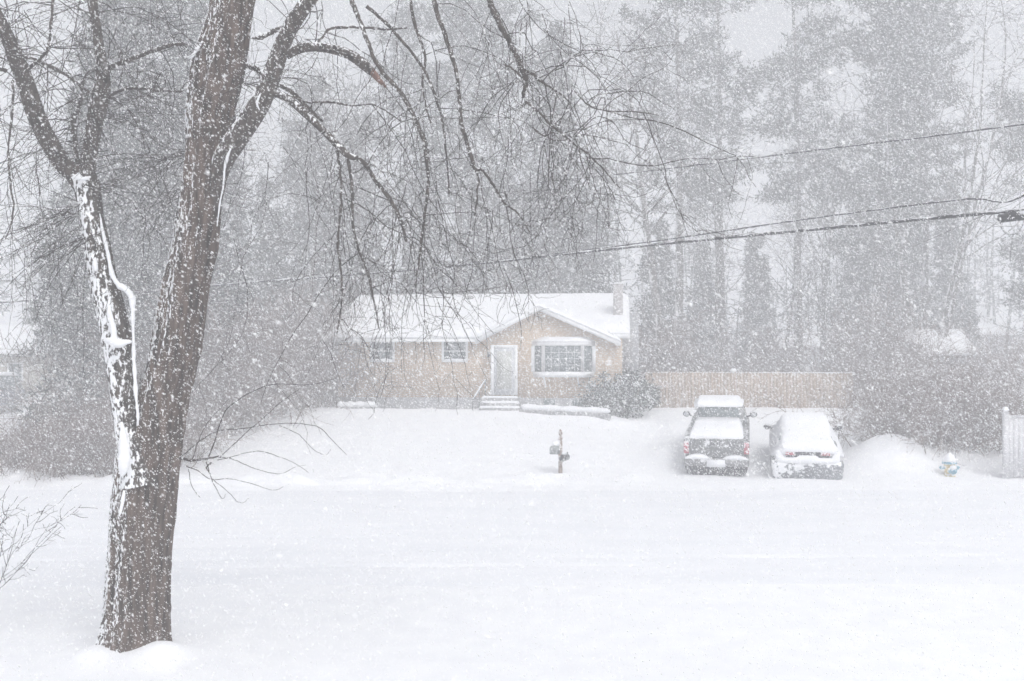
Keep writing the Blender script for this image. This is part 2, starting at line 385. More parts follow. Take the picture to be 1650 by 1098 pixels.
# bay window
w0 = -.13; b0, b1 = U(859, w0), U(957, w0); zt, zbm = Z(553, b0, w0), Z(604, b0, w0)
bp = .42; m = MB()
prof = [(b0, w0), (b0+.44, w0-bp), (b1-.44, w0-bp), (b1, w0)]
def bayring(z, grow_=0):
    return [(p[0]+(-grow_ if p[0] < (b0+b1)/2 else grow_), p[1]-(grow_ if p[1] < w0 else 0), z) for p in prof]
m.loft([bayring(zbm-.10, .0), bayring(zbm+.12, .03)]); m.loft([bayring(zt-.12, .03), bayring(zt+.02, .06)])
segs = [(prof[0], prof[1]), (prof[1], prof[2]), (prof[2], prof[3])]
for (a, b) in segs:
    for q in (a, b):
        m.box(q[0]-.07, q[0]+.07, q[1]-.05, q[1]+.07, zbm+.121, zt-.121)
bay = m.build('bay_window', M['white'], house)
m = MB(); m.loft([bayring(zbm+.122, -.03), bayring(zt-.122, -.03)]); m.build('pane', M['glass'], bay)
m = MB(); n_ = 5
for i in range(1, n_):
    x = prof[1][0]+(prof[2][0]-prof[1][0])*i/n_; m.box(x-.007, x+.007, w0-bp-.02, w0-bp+.028, zbm+.14, zt-.14)
for i in range(1, 4):
    z = zbm+.14+(zt-zbm-.28)*i/4; m.box(prof[1][0]+.08, prof[2][0]-.08, w0-bp-.021, w0-bp+.02, z-.007, z+.007)
m.build('muntin', M['white'], bay)
m = MB(); m.loft([bayring(zt+.022, .07), bayring(zt+.10, .02), [(p[0]*.86+(b0+b1)/2*.14, p[1]*.7+w0*.3, zt+.18) for p in prof], [(p[0]*.72+(b0+b1)/2*.28, p[1]*.3+w0*.7, zt+.25) for p in prof]])
m.build('bay_roof_snow', M['snow'], bay, False)
for xx in (U(878, w0-.2), U(932, w0-.2)):
    m = MB(); m.tubes([(xx-.04, w0-.36, zbm-.10), (xx, w0-.2, zbm-.3), (xx+.03, w0-.03, zbm-.5)], [.035, .03, .025], 6, True); m.build('bracket', M['white'], house)
# door with frame and porch steps
w0 = -.13; d0, d1 = U(791, w0), U(834, w0); dz1, dz0 = Z(556, d0, w0), Z(637, d0, w0)
m = MB(); m.box(d0, d0+.12, w0-.05, w0, dz0, dz1); m.box(d1-.12, d1, w0-.05, w0, dz0, dz1); m.box(d0+.12, d1-.12, w0-.05, w0, dz1-.12, dz1)
fr = m.build('door_frame', M['white'], house)
m = MB(); m.box(d0+.121, d1-.121, w0-.03, w0-.005, dz0+.01, dz1-.121); dr = m.build('door', M['door'], house)
m = MB(); m.box(d0+.24, d1-.24, w0-.042, w0-.031, dz0+.25, dz1-.26); m.build('glass_panel', M['doorglass'], dr)
m = MB(); m.ell((d1-.2, w0-.07, dz0+.95), (.03, .04, .03), 8, 6); m.build('handle', M['steel'], dr)
m = MB(); m.box(d0-.14, d0-.02, w0-.14, w0-.02, dz1-.5, dz1-.28, .02, .02); m.build('porch_lamp', M['plastic'], house)
for i, (pa, pb, q, wd) in enumerate(((776, 833, 640, .75), (774, 835, 648, 1.15), (772, 836, 656, 1.5))):
    a, b = U(pa, -wd), U(pb, -wd); z1 = Z(q, a, -wd)
    m = MB(); m.box(a, b, -wd, -.165 if i == 0 else -wd+.42, zb-.4, z1-.05); s_ = m.build('step', M['foundation'], house)
    m = MB(); m.box(a-.01, b+.01, -wd-.015, -.17 if i == 0 else -wd+.42, z1-.048, z1+.03, .03, .03); bevel(m.build('step_snow', M['snow'], s_), .02)
a = U(774, -1.0); m = MB()
p1, p2 = np.array([a-.25, -1.35, Z(645, a, -1.35)]), np.array([a+.1, -.25, Z(613, a, -.25)])
m.tubes([p1, p2], [.028, .028], 6, True); m.tubes([p1-[0, 0, .75], p1], [.02, .02], 6, True); m.tubes([p2-[0, 0, .9], p2], [.02, .02], 6, True)
mid = (p1+p2)/2; m.tubes([mid-[0, 0, .85], mid], [.015, .015], 6, True)
m.build('handrail', M['plastic'], house)
m = MB(); m.tubes([p1+[0, 0, .035], (p1+p2)/2+[0, 0, .045], p2+[0, 0, .035]], [.02, .035, .02], 6, True); m.build('rail_snow', M['snow'], house, True)
# basement windows
for px in (885, 932):
    u0, u1 = U(px-9, -.17), U(px+9, -.17); m = MB(); m.box(u0, u1, -.18, -.161, zf-.30, zf-.05); m.build('basement_window', M['glass'], house)
# chimney
uc0, uc1 = U(988, 1.3), U(1004, 1.3); zct = Z(460, uc0, 1.3)
m = MB(); m.box(uc0, uc1, 1.3, 1.85, ze, zct); ch = m.build('chimney', M['chimney'], house)
m = MB(); m.box(uc0-.012, uc1+.012, 1.288, 1.862, zct+.002, zct+.06); m.build('chimney_cap', M['chimney'], ch)
m = MB(); m.box(uc0-.01, uc1+.01, 1.29, 1.86, zct+.062, zct+.12, .06, .06); m.build('chimney_snow', M['snow'], ch)
m = MB(); m.ell((U(757, 3.5), 3.5, froof(0, 3.5)+.28), (.2, .16, .14), 10, 6, .2); m.build('roof_vent', M['shingle'], house, True)
# rear gable seen past the right end
m = MB(); u0, u1 = uR+.02, uR+.75
m.prism([(wr+1.2, zf), (D+1.0, zf), (D+1.0, ze-.15), (wr+2.2, zr_-.35), (wr+1.2, zr_-1.3)], u0, u1, 'x'); m.build('rear_wing', M['grey'], house)
# stone edging in front of the beds
def edging(name, p0, p1, q0, q1, Y0, Y1, lab):
    a, b = P(p0, q0, Y0), P(p1, q1, Y1); n = 26; pts = [a+(b-a)*i/n for i in range(n+1)]
    dv = norm(b-a); nrm = np.array([-dv[1], dv[0], 0])
    root = empty(name, tuple(pts[0]), label=lab, cat='garden edging'); m = MB(); ms = MB()
    for i in range(n):
        c = pts[i]-pts[0]; d = pts[i+1]-pts[0]; h1 = .12+.03*random.random(); th = .28
        gap = dv*.012
        v = [c+gap, d-gap, d-gap+nrm*th, c+gap+nrm*th]
        v = [q-[0, 0, .35] for q in v]+[q+[0, 0, h1-.12] for q in v]
        m.arr(v, [(0,3,2,1),(4,5,6,7),(0,1,5,4),(1,2,6,5),(2,3,7,6),(3,0,4,7)])
    m.build('stones', M['foundation'], root)
    L = [q-pts[0]+nrm*.16+[0, 0, .10] for q in pts]
    ms.tubes([q for q in L], [.03]+[.13+.02*math.sin(i) for i in range(n-1)]+[.03], 8, True); ms.build('snow_cap', M['snow'], root, True)
edging('garden_edging', 836, 982, 661, 668, 38.2, 37.0, 'low stone edging under snow in front of the bay window')
edging('garden_edging', 541, 604, 657, 657, 39.3, 39.0, 'short low stone edging under snow near the left corner of the brick house')

# ================================================================== FENCE
def fence():
    A = P(1040, 665, 43.2); B = P(1376, 665, 42.6); Lf = np.linalg.norm((B-A)[:2]); n = int(Lf/.14)
    root = empty('stockade_fence', (A[0], A[1], 1.1), math.atan2(B[1]-A[1], B[0]-A[0]), label='tan wooden stockade fence with pointed pickets behind the parked vehicles', cat='fence')
    m = MB(); zt = CH+(HZ-600)/F*43-1.1
    for i in range(n):
        x = i*.14; t = zt+.02*random.random()+.02*math.sin(x*.7)
        m.prism([(x, -.2), (x+.128, -.2), (x+.128, t-.08), (x+.064, t), (x, t-.08)], 0+.006*random.random(), .03+.006*random.random())
    m.build('pickets', M['fence'], root)
    for z in (.35, 1.35):
        m = MB(); m.box(0, Lf, .04, .09, z, z+.09); m.build('rail', M['fence'], root)
    for i in range(int(Lf/2.4)+1):
        x = i*2.4+.9; m = MB(); m.box(x-.05, x+.05, .095, .19, -.2, zt+.03); po = m.build('post', M['fence'], root)
        if i == 1:
            xx = (1183-1040)/336*Lf; m = MB(); m.ell((xx, .05, zt+.07), (.15, .12, .09), 12, 7, .1); m.build('snow_cap', M['snow'], root, True)
    m = MB(); xs_ = np.linspace(.02, Lf, 120); m.tubes([(x, .03, zt-.02) for x in xs_], [.018+.014*abs(math.sin(x*5.3))*random.random() for x in xs_], 6); m.build('top_snow', M['snow'], root, True)
fence()

# ================================================================== SIMPLE BUILDINGS BEYOND
def cottage(name, x0, x1, y, D_, zbse, zeave, zridge, wallm, lab, ridge='x', wins=(), chim=None, cat='house', yaw=0):
    xc = (x0+x1)/2; hw = (x1-x0)/2
    root = empty(name, (xc, y, zbse), yaw, label=lab, cat=cat); e = zeave-zbse; r = zridge-zbse
    m = MB()
    if ridge == 'x': m.prism([(0, -.6), (D_, -.6), (D_, e), (D_/2, r), (0, e)], -hw, hw, 'x')
    else: m.prism([(-hw, -.6), (hw, -.6), (hw, e), (0, r), (-hw, e)], 0, D_)
    m.build('wall', wallm, root)
    if ridge == 'x':
        p = (r-e)/(D_/2); m = MB(); slab([(-.4, e-.4*p+.15), (D_/2, r+.15), (D_+.4, e-.4*p+.15)], .15, m, -hw-.3, hw+.3); rf = m.build('roof', M['shingle'], root)
        f = lambda u, w: (e+p*w if w < D_/2 else r-p*(w-D_/2))+.15
        snowcover('roof_snow', f, -hw-.33, hw+.33, -.45, D_+.45, 40, 40, .25, root, 3)
    else:
        p = (r-e)/hw; m = MB(); m.prism([(-hw-.3, e-.3*p+.12), (-hw-.3, e-.3*p), (0, r), (hw+.3, e-.3*p), (hw+.3, e-.3*p+.12), (0, r+.12)], -.3, D_+.3); rf = m.build('roof', M['shingle'], root)
        f = lambda u, w: r-p*abs(u)+.12
        snowcover('roof_snow', f, -hw-.33, hw+.33, -.33, D_+.33, 40, 20, .22, root, 6)
    for (a, b, c, d) in wins:
        m = MB(); m.box(a, b, -.05, -.002, c, d); w = m.build('window', M['white'], root)
        m = MB(); m.box(a+.08, b-.08, -.06, -.051, c+.08, d-.08); m.build('pane', M['glass'], w)
    if chim: m = MB(); m.box(chim[0], chim[0]+.7, D_/2, D_/2+.6, e, r+1.0); m.build('chimney', M['chimney'], root)
    return root
cottage('neighbour_house', -36, PX(72, 50), 50, 8, 1.55, 3.85, 5.1, M['beige'], 'beige neighbouring house with snowy roof at the far left', wins=((2.0, 3.1, .9, 1.9), (4.4, 5.2, .9, 1.9)))
cottage('neighbour_house', PX(1505, 76), 44, 76, 9, 1.6, 5.6, 7.6, M['grey'], 'pale grey neighbouring house fading into the snowfall at the far right', wins=((-3, -1.6, 1.4, 2.6), (1, 2.4, 1.4, 2.6)))
cottage('neighbour_house', PX(1195, 66), PX(1335, 66), 66, 7, 1.8, 4.4, 5.2, M['grey'], 'faint low grey house with snowy roof seen over the fence', wins=((-1.2, -.2, .9, 1.9),))
cottage('garden_shed', PX(1486, 46), PX(1562, 46), 46, 3.0, 1.3, 3.85, 4.65, M['grey'], 'small shed with snow covered roof behind the bare bushes on the right', cat='shed')

# white vinyl fence at right edge
root = empty('vinyl_fence', (PX(1622, 29), 29.2, 0), math.radians(4), label='white vinyl fence panels at the right edge beside the hydrant', cat='fence')
for k in range(3):
    m = MB(); x = k*1.9; m.box(x, x+.13, -.065, .065, -.1, 1.95); po = m.build('post', M['vinyl'], root)
    m = MB(); m.box(x-.02, x+.15, -.085, .085, 1.951, 2.02, .05, .05); m.build('post_cap', M['vinyl'], po)
    m = MB(); m.box(x-.03, x+.16, -.09, .09, 2.021, 2.13, .05, .05); bevel(m.build('cap_snow', M['snow'], po, True), .02)
    m = MB()
    for j in range(11): m.box(x+.135+j*.16, x+.135+j*.16+.152, -.02, .02+.001*(j % 2), .05, 1.8)
    m.box(x+.131, x+1.899, -.035, .035, 1.801, 1.88); m.build('panel', M['vinyl'], root)

# ================================================================== VEHICLES
def rrect(w, z0, z1, y, rb=.12, rt=.15, wt=None, n=5):
    wt = w if wt is None else wt
    out = []
    for (cx_, cz, r, a0, ww) in ((w-rb, z0+rb, rb, -90, w), (wt-rt, z1-rt, rt, 0, wt), (-(wt-rt), z1-rt, rt, 90, wt), (-(w-rb), z0+rb, rb, 180, w)):
        for i in range(n):
            a = math.radians(a0+90*i/(n-1)); out.append((cx_+r*math.cos(a), y, cz+r*math.sin(a)))
    return out
def wheel(root, x, y, r=.38, wd=.24):
    m = MB(); prof = [(r*.62, -wd/2), (r*.9, -wd/2), (r, -wd*.35), (r, wd*.35), (r*.9, wd/2), (r*.62, wd/2)]
    m.loft([[(x+t, y+q*math.cos(2*math.pi*i/20), r+q*math.sin(2*math.pi*i/20)) for i in range(20)] for q, t in prof], True)
    w = m.build('wheel', M['rubber'], root, False)
    m = MB(); sx = 1 if x > 0 else -1
    m.loft([[(x+sx*t, y+q*math.cos(2*math.pi*i/20), r+q*math.sin(2*math.pi*i/20)) for i in range(20)] for q, t in ((r*.6, wd/2+.002), (r*.5, wd/2+.012), (r*.2, wd/2-.0+.02))]); m.build('rim', M['rim'], w)
def place(px, Y, heading, rearY=0, wb=(0.9, 4.4)):
    x = PX(px, Y); hd = math.radians(heading); f = (math.sin(hd), math.cos(hd))
    z1 = float(hh(x+f[0]*wb[0], Y+f[1]*wb[0])); z2 = float(hh(x+f[0]*wb[1], Y+f[1]*wb[1]))
    pit_ = math.atan2(z2-z1, wb[1]-wb[0]); return (x, Y, z1-wb[0]*math.tan(pit_)-.03), -hd, pit_
loc, rz, rx = place(1154, 29.9, 13.5)
tr = empty('pickup_truck', loc, rz, rx, label='dark grey pickup truck with snow filled bed parked in the drive', cat='pickup truck')
m = MB(); m.loft([rrect(.90, .52, 1.14, .10, .06, .06), rrect(.965, .48, 1.18, .22, .08, .07), rrect(.975, .46, 1.18, 1.9, .08, .06), rrect(.97, .46, 1.12, 2.0, .08, .12), rrect(.97, .46, 1.12, 4.2, .08, .14), rrect(.95, .48, 1.08, 5.0, .1, .2), rrect(.85, .5, .98, 5.45, .1, .2)])
body = m.build('body', M['truckpaint'], tr, False); bevel(body, .01)
m = MB(); m.box(-.80, .80, .045, .098, .60, 1.17); m.box(-.14, .14, .03, .044, 1.0, 1.08); bevel(m.build('tailgate', M['truckpaint'], tr), .02)
m = MB(); m.loft([rrect(.86, 1.0, 1.42, 1.95, .05, .05, .84), rrect(.88, 1.0, 1.80, 2.14, .05, .10, .77), rrect(.89, 1.0, 1.84, 2.6, .05, .12, .76), rrect(.89, 1.0, 1.84, 3.5, .05, .12, .76), rrect(.87, 1.0, 1.62, 4.0, .05, .12, .76), rrect(.88, 1.0, 1.16, 4.55, .05, .05, .82)])
cab = m.build('cab', M['truckpaint'], tr, False); bevel(cab, .015)
m = MB(); m.poly([(-.70, 1.925, 1.36), (.70, 1.925, 1.36), (.60, 2.125, 1.79), (-.60, 2.125, 1.79), (-.70, 1.96, 1.36), (.70, 1.96, 1.36), (.60, 2.16, 1.79), (-.60, 2.16, 1.79)], [(0, 1, 2, 3), (7, 6, 5, 4), (0, 4, 5, 1), (1, 5, 6, 2), (2, 6, 7, 3), (3, 7, 4, 0)]); m.build('rear_window', M['glass'], cab)
for s_ in (-1, 1):
    m = MB(); pts = [(s_*.872, 2.35, 1.2), (s_*.872, 4.1, 1.2), (s_*.79, 3.75, 1.58), (s_*.735, 3.4, 1.74), (s_*.735, 2.5, 1.74)]
    v = pts+[(p[0]+s_*.012, p[1], p[2]) for p in pts]; m.poly(v, [(0, 1, 2, 3, 4), (9, 8, 7, 6, 5)]+[(i, i+5, (i+1) % 5+5, (i+1) % 5) for i in range(5)]); m.build('side_window', M['glass'], cab)
m = MB(); m.box(-.14, .14, 2.07, 2.12, 1.80, 1.845); m.build('brake_light', M['red'], cab)
for s_ in (-1, 1):
    x = s_*.885; m = MB(); m.box(x-.075, x+.075, .03, .20, .72, 1.07); bevel(m.build('tail_light', M['red'], tr), .015)
m = MB(); m.loft([rrect(.93, .36, .56, -.10, .05, .05), rrect(.96, .36, .58, .0, .05, .05), rrect(.97, .38, .58, .12, .05, .05)]); bump_ = m.build('bumper', M['chrome'], tr)
m = MB(); m.loft([rrect(.90, .06, .37, .02, .16, .03, .93), rrect(.90, .06, .37, .10, .16, .03, .93)]); m.build('underbody_shade', M['plastic'], tr)  # dark panel added to stand in for shade, axle and tyres under the bumper
m = MB(); m.box(-.18, .18, -.125, -.112, .40, .54); m.build('licence_plate', M['plate'], bump_)
m = MB(); m.box(-.06, .06, -.16, .3, .27, .35); m.box(-.7, .7, 1.0, 1.12, .32, .44); m.box(-.45, .45, .3, 4.2, .35, .47); m.ell((0, 1.06, .36), (.17, .17, .16), 10, 7); m.build('hitch_and_axle', M['plastic'], tr)
for x in (-.79, .79):
    for y in (1.0, 4.4): wheel(tr, x, y, .38, .25)
for s_ in (-1, 1):
    m = MB(); m.ell((s_*1.10, 3.75, 1.28), (.12, .06, .10), 12, 8); m.tubes([(s_*.86, 3.75, 1.2), (s_*1.03, 3.75, 1.26)], [.03, .03], 6, True); mi = m.build('side_mirror', M['plastic'], tr, True)
    m = MB(); m.ell((s_*1.10, 3.68, 1.28), (.09, .012, .07), 12, 6); m.build('mirror_glass', M['plate'], mi, True)
    m = MB(); m.ell((s_*1.10, 3.75, 1.385), (.11, .07, .035), 10, 6); m.build('mirror_snow', M['snow'], mi, True)
# snow on truck
m = MB(); m.loft([rrect(.55, 1.80, 1.84, 2.06, .02, .02), rrect(.76, 1.79, 1.92, 2.16, .04, .08, .70), rrect(.79, 1.80, 1.98, 2.7, .04, .1, .68), rrect(.79, 1.80, 1.98, 3.4, .04, .1, .68), rrect(.76, 1.6, 1.80, 3.9, .04, .1, .66), rrect(.80, 1.2, 1.36, 4.5, .04, .1, .70)]); m.build('roof_snow', M['snow'], tr, True)
m = MB(); m.loft([rrect(.80, .95, 1.20, .16, .03, .05, .78), rrect(.86, .95, 1.30, .32, .03, .1, .80), rrect(.86, .95, 1.42, .8, .03, .14, .76), rrect(.86, .95, 1.44, 1.4, .03, .14, .74), rrect(.86, .95, 1.50, 1.94, .03, .12, .70)]); m.build('bed_snow', M['snow'], tr, True)
m = MB(); m.loft([rrect(.80, 1.08, 1.22, 4.5, .03, .05), rrect(.82, 1.05, 1.24, 5.0, .03, .08), rrect(.7, .95, 1.05, 5.4, .03, .05)]); m.build('hood_snow', M['snow'], tr, True)
m = MB()
for x0, x1, hgt in ((-.92, -.18, .13), (.20, .92, .11)):
    n = 14; m.loft([[(x0+(x1-x0)*i/n, -.09, .575), (x0+(x1-x0)*i/n, .03, .575), (x0+(x1-x0)*i/n, .03, .60+hgt*math.sin(math.pi*i/n)**.8), (x0+(x1-x0)*i/n, -.06, .59+hgt*.7*math.sin(math.pi*i/n)**.8)] for i in range(n+1)])
m.box(-.28, .28, -.16, -.127, .36, .57, .02, .005); m.build('bumper_snow', M['snow'], tr, False)

def sedan(name, lab, loc, rz, rx, paint, buried=True):
    c = empty(name, loc, rz, rx, label=lab, cat='car')
    m = MB(); m.loft([rrect(.80, .30, .70, -.02, .1, .16, .74), rrect(.91, .22, .86, .12, .1, .2, .80), rrect(.93, .20, .98, .45, .1, .16, .82), rrect(.93, .20, 1.0, 1.2, .1, .14, .84), rrect(.93, .20, .96, 3.4, .1, .14, .84), rrect(.91, .22, .86, 4.3, .1, .2, .78), rrect(.78, .3, .68, 4.72, .1, .15, .7)]); m.build('body', paint, c, False)
    m = MB(); m.loft([rrect(.74, .9, 1.0, .9, .03, .03), rrect(.76, .9, 1.36, 1.6, .04, .1, .60), rrect(.76, .9, 1.42, 2.1, .04, .1, .57), rrect(.76, .9, 1.40, 2.7, .04, .1, .58), rrect(.76, .9, 1.0, 3.6, .03, .03)]); m.build('cabin', M['glass'], c, False)
    for s_ in (-1, 1):
        m = MB(); m.box(s_*.46-.13, s_*.46+.13, -.075, .10, .74, .83, .02, 0); bevel(m.build('tail_light', M['red'], c), .015)
        m = MB(); m.ell((s_*1.02, 3.05, 1.02), (.11, .07, .085), 12, 8); m.tubes([(s_*.84, 3.05, .96), (s_*.95, 3.05, 1.0)], [.03, .03], 6, True); mi = m.build('side_mirror', M['plastic'], c, True)
        m = MB(); m.ell((s_*1.02, 3.05, 1.10), (.09, .07, .04), 12, 8); m.build('mirror_snow', M['snow'], mi, True)
    m = MB(); m.loft([rrect(.84, .02, .50, -.10, .14, .08, .88), rrect(.92, .0, .56, .02, .16, .08, .95), rrect(.92, .02, .56, .3, .16, .08, .95)]); m.build('bumper', paint, c)
    m = MB(); m.box(-.56, .56, -.055, -.02, .68, .90); m.build('trunk_trim', M['plastic'], c)
    m = MB(); m.box(-.26, .26, -.125, -.105, .30, .42); m.build('licence_plate', M['carpaint'], c)
    for x in (-.78, .78):
        for y in (.95, 3.75): wheel(c, x, y, .32, .21)
    m = MB(); m.loft([rrect(.62, .84, .92, -.06, .03, .03), rrect(.90, .70, 1.06, .05, .05, .1, .70), rrect(.98, .62, 1.14, .4, .05, .14, .72), rrect(.99, .62, 1.22, .9, .05, .2, .68), rrect(.98, .70, 1.50, 1.6, .05, .26, .70), rrect(.97, .74, 1.57, 2.15, .05, .24, .68), rrect(.97, .78, 1.54, 2.7, .05, .22, .66), rrect(.94, .84, 1.14, 3.5, .05, .15, .68), rrect(.9, .8, 1.02, 4.3, .05, .12, .72), rrect(.7, .66, .84, 4.74, .05, .05)]); m.build('snow_blanket', M['snow'], c, True)
    # snow plastered on the tail below the lights
    m = MB(); n = 16; rr = []
    for i in range(n+1):
        x = -.84+1.68*i/n; q = max(0, 1-abs(x/.86)**4); e = .02+.03*random.random(); cz = .88 if abs(x) > .66 else (.69 if abs(x) > .22 else .76)
        rr.append([(x, .04, .50), (x, -.13*q, .49+e), (x, -.155*q-.005, .58), (x, -.10*q, cz-.03), (x, .04, cz)])
    m.loft(rr); m.build('tail_snow', M['snow'], c, True)
    return c
loc, rz, rx = place(1301, 29.3, 13.5, wb=(.95, 3.75))
car = sedan('parked_car', 'sedan buried under thick snow parked beside the pickup truck', loc, rz, rx, M['carpaint'])
car.scale = (1.08, 1.0, 1.05)
x = PX(66, 41); lc = sedan('parked_car', 'snow buried car parked before the beige house at far left, behind the brush', (x, 41, float(hh(x, 42))-.05), .25, 0, M['carpaint']); lc.scale = (1.0, 1, 1.05)
# dark suv far left
x = PX(14, 45); sv = empty('parked_suv', (x, 45, float(hh(x, 46))), math.radians(60), label='dark blue SUV with snowy roof at the far left edge', cat='SUV')
M['bluepaint'] = mat('blue_paint', (.10, .115, .16), .35, .1, 3, metal=.3, snow=.8, snowdir=(0, -.2, 1), snowscale=4, snowthr=.55)
m = MB(); m.loft([rrect(.85, .4, .95, 0, .1, .1), rrect(.92, .3, 1.02, .2, .1, .1), rrect(.93, .3, 1.02, 3.3, .1, .1), rrect(.9, .35, .95, 4.4, .1, .15), rrect(.8, .4, .8, 4.6, .1, .1)]); m.build('body', M['bluepaint'], sv)
m = MB(); m.loft([rrect(.78, .95, 1.3, .1, .05, .1, .7), rrect(.8, .95, 1.62, .35, .05, .12, .66), rrect(.8, .95, 1.66, 2.6, .05, .12, .66), rrect(.8, .95, 1.05, 3.4, .03, .03)]); m.build('cabin', M['glass'], sv)
m = MB(); m.loft([rrect(.66, 1.60, 1.66, .25, .02, .02), rrect(.72, 1.62, 1.78, .5, .04, .08, .64), rrect(.72, 1.62, 1.78, 2.6, .04, .08, .64), rrect(.66, 1.4, 1.46, 2.9, .02, .02)]); m.build('roof_snow', M['snow'], sv, True)
m = MB(); m.loft([rrect(.8, .98, 1.04, 3.2, .02, .02), rrect(.84, .96, 1.12, 3.6, .04, .08), rrect(.8, .9, 1.0, 4.4, .04, .04)]); m.build('hood_snow', M['snow'], sv, True)
for x in (-.8, .8):
    for y in (.85, 3.6): wheel(sv, x, y, .36, .23)

# ================================================================== MAILBOX, HYDRANT
x = PX(903, 30); g0 = float(hh(x, 30))
mbx = empty('mailbox', (x, 30, g0), math.radians(-18), label='grey mailbox and newspaper tube on a brown post with pointed finial', cat='mailbox')
m = MB(); m.box(-.052, .052, -.052, .052, -.2, .98); m.lathe([(.05, .98), (.04, 1.02), (.075, 1.05), (.06, 1.09), (.035, 1.13), (.065, 1.2), (.06, 1.26), (.02, 1.34)], n=12); bevel(m.build('post', M['post'], mbx), .012)
m = MB()
def arch(w, h, y, cx_=0, z=0, n=9): return [(cx_-w, y, z)]+[(cx_-w*math.cos(math.pi*i/(n-1)), y, z+h+w*.9*math.sin(math.pi*i/(n-1))) for i in range(n)]+[(cx_+w, y, z)]
m.loft([arch(.115, .16, -.34, -.115, .615), arch(.115, .16, .16, -.115, .615)]); bx_ = m.build('mail_box', M['mailmetal'], mbx)
m = MB(); m.loft([arch(.122, .162, -.365, -.115, .61), arch(.122, .162, -.342, -.115, .61)]); m.box(-.115, -.085, -.385, -.366, .80, .84); m.build('box_door', M['mailmetal'], bx_)
m = MB(); m.loft([arch(.05, .02, -.34, -.10, .865), arch(.10, .06, -.25, -.10, .86), arch(.10, .08, .1, -.10, .86), arch(.05, .03, .16, -.10, .865)]); m.build('box_snow', M['snow'], bx_, True)
m = MB(); n = 14
out = lambda r, y: [(.155+r*math.cos(2*math.pi*i/n), y, .50+r*math.sin(2*math.pi*i/n)) for i in range(n)]
m.loft([out(.10, .15), out(.10, -.34), out(.085, -.34), out(.085, .10)]); tb = m.build('newspaper_tube', M['plastic'], mbx)
m = MB(); m.ell((.17, -.1, .63), (.09, .24, .05), 12, 7); m.build('tube_snow', M['snow'], tb, True)
m = MB(); m.box(.262, .275, -.22, -.19, .50, .68); m.box(.262, .275, -.22, -.12, .63, .68); m.build('flag', M['steel'], mbx)
m = MB(); m.box(.053, .12, -.03, .03, .50, .54); m.box(-.12, -.053, -.03, .03, .585, .612); m.build('bracket', M['post'], mbx)

x = PX(1530, 29.4); g0 = .05
hy = empty('fire_hydrant', (x, 29.4, g0), label='light blue and yellow fire hydrant capped with snow at the street edge', cat='fire hydrant')
m = MB(); m.lathe([(.19, 0), (.19, .05), (.15, .06), (.15, .40), (.165, .42), (.165, .46)], n=18); m.build('barrel', M['hyyellow'], hy)
m = MB(); m.lathe([(.21, .461), (.21, .53), (.17, .56), (.10, .62), (.04, .64), (.04, .68), (.01, .69)], n=18); m.build('bonnet', M['hyblue'], hy)
for s_ in (-1, 1):
    m = MB(); n = 12; m.loft([[(s_*t, r*math.cos(2*math.pi*i/n), .33+r*math.sin(2*math.pi*i/n)) for i in range(n)] for t, r in ((.13, .05), (.20, .05), (.21, .075), (.27, .075), (.28, .03), (.31, .03))]); m.build('side_nozzle', M['hyblue'], hy)
m = MB(); n = 16; m.loft([[(r*math.cos(2*math.pi*i/n), -t, .24+r*math.sin(2*math.pi*i/n)) for i in range(n)] for t, r in ((.12, .09), (.19, .09), (.20, .125), (.26, .125), (.27, .04), (.30, .04))]); m.build('pumper_cap', M['hyblue'], hy)
m = MB(); m.lathe([(.21, .54), (.215, .58), (.17, .66), (.11, .76), (.05, .83), (.01, .85)], n=16); m.build('snow_cap', M['snow'], hy, True); hy.scale = (.95, .95, .84)
m = MB(); m.ell((0, -.26, .36), (.11, .07, .08), 12, 7, .15); m.build('cap_snow', M['snow'], hy, True)
x = PX(1540, 30.6); m = MB(); m.tubes([(0, 0, -.2), (0, 0, 1.1)], [.012, .012], 6, True); o = m.build('hydrant_marker', M['steel']); o.location = (x, 30.6, float(hh(x, 30.6))); tag(o, 'thin metal marker rod standing behind the fire hydrant', 'marker rod')

# ================================================================== CABLES
def cable(pts, r, lab):
    q = catmull([P(*a) for a in pts], 60); m = MB(); m.tubes(q-q[0], np.full(60, r), 6, True); o = m.build('overhead_cable', M['cable']); o.location = q[0]
    tag(o, lab, 'cable', 'overhead cables across the street')
cable([(-60, 492, 38), (180, 475, 35), (385, 457, 32), (700, 432, 27.5), (1000, 400, 23.5), (1300, 371, 20), (1610, 342, 17), (1760, 330, 16)], .034, 'thick lower overhead cable carrying the dark splice box')
cable([(385, 455, 32.1), (700, 430, 27.6), (1000, 396, 23.6), (1300, 353, 20.1), (1520, 325, 18), (1580, 321, 17.5), (1605, 325, 17.2), (1632, 323, 17.0), (1680, 300, 16.5)], .017, 'thin overhead cable just above the thick one, kinked near the splice box')
cable([(640, 316, 33), (850, 296, 30), (1050, 275, 27), (1300, 244, 23), (1500, 220, 20.5), (1660, 199, 18.5), (1760, 186, 17.5)], .018, 'highest overhead cable crossing in front of the tall pines')
cable([(1470, 398, 24), (1530, 372, 20), (1590, 345, 17.2)], .006, 'thin service wire rising to the thick cable left of the splice box')
c0 = P(1609, 350, 16.9); c1 = P(1700, 344, 16.2); sb = empty('splice_box', tuple((c0+c1)/2), math.atan2((c1-c0)[1], (c1-c0)[0]), label='dark splice box with wire loop hanging from the thick cable at right edge', cat='cable box')
hl = np.linalg.norm(c1-c0)/2; m = MB(); n = 10
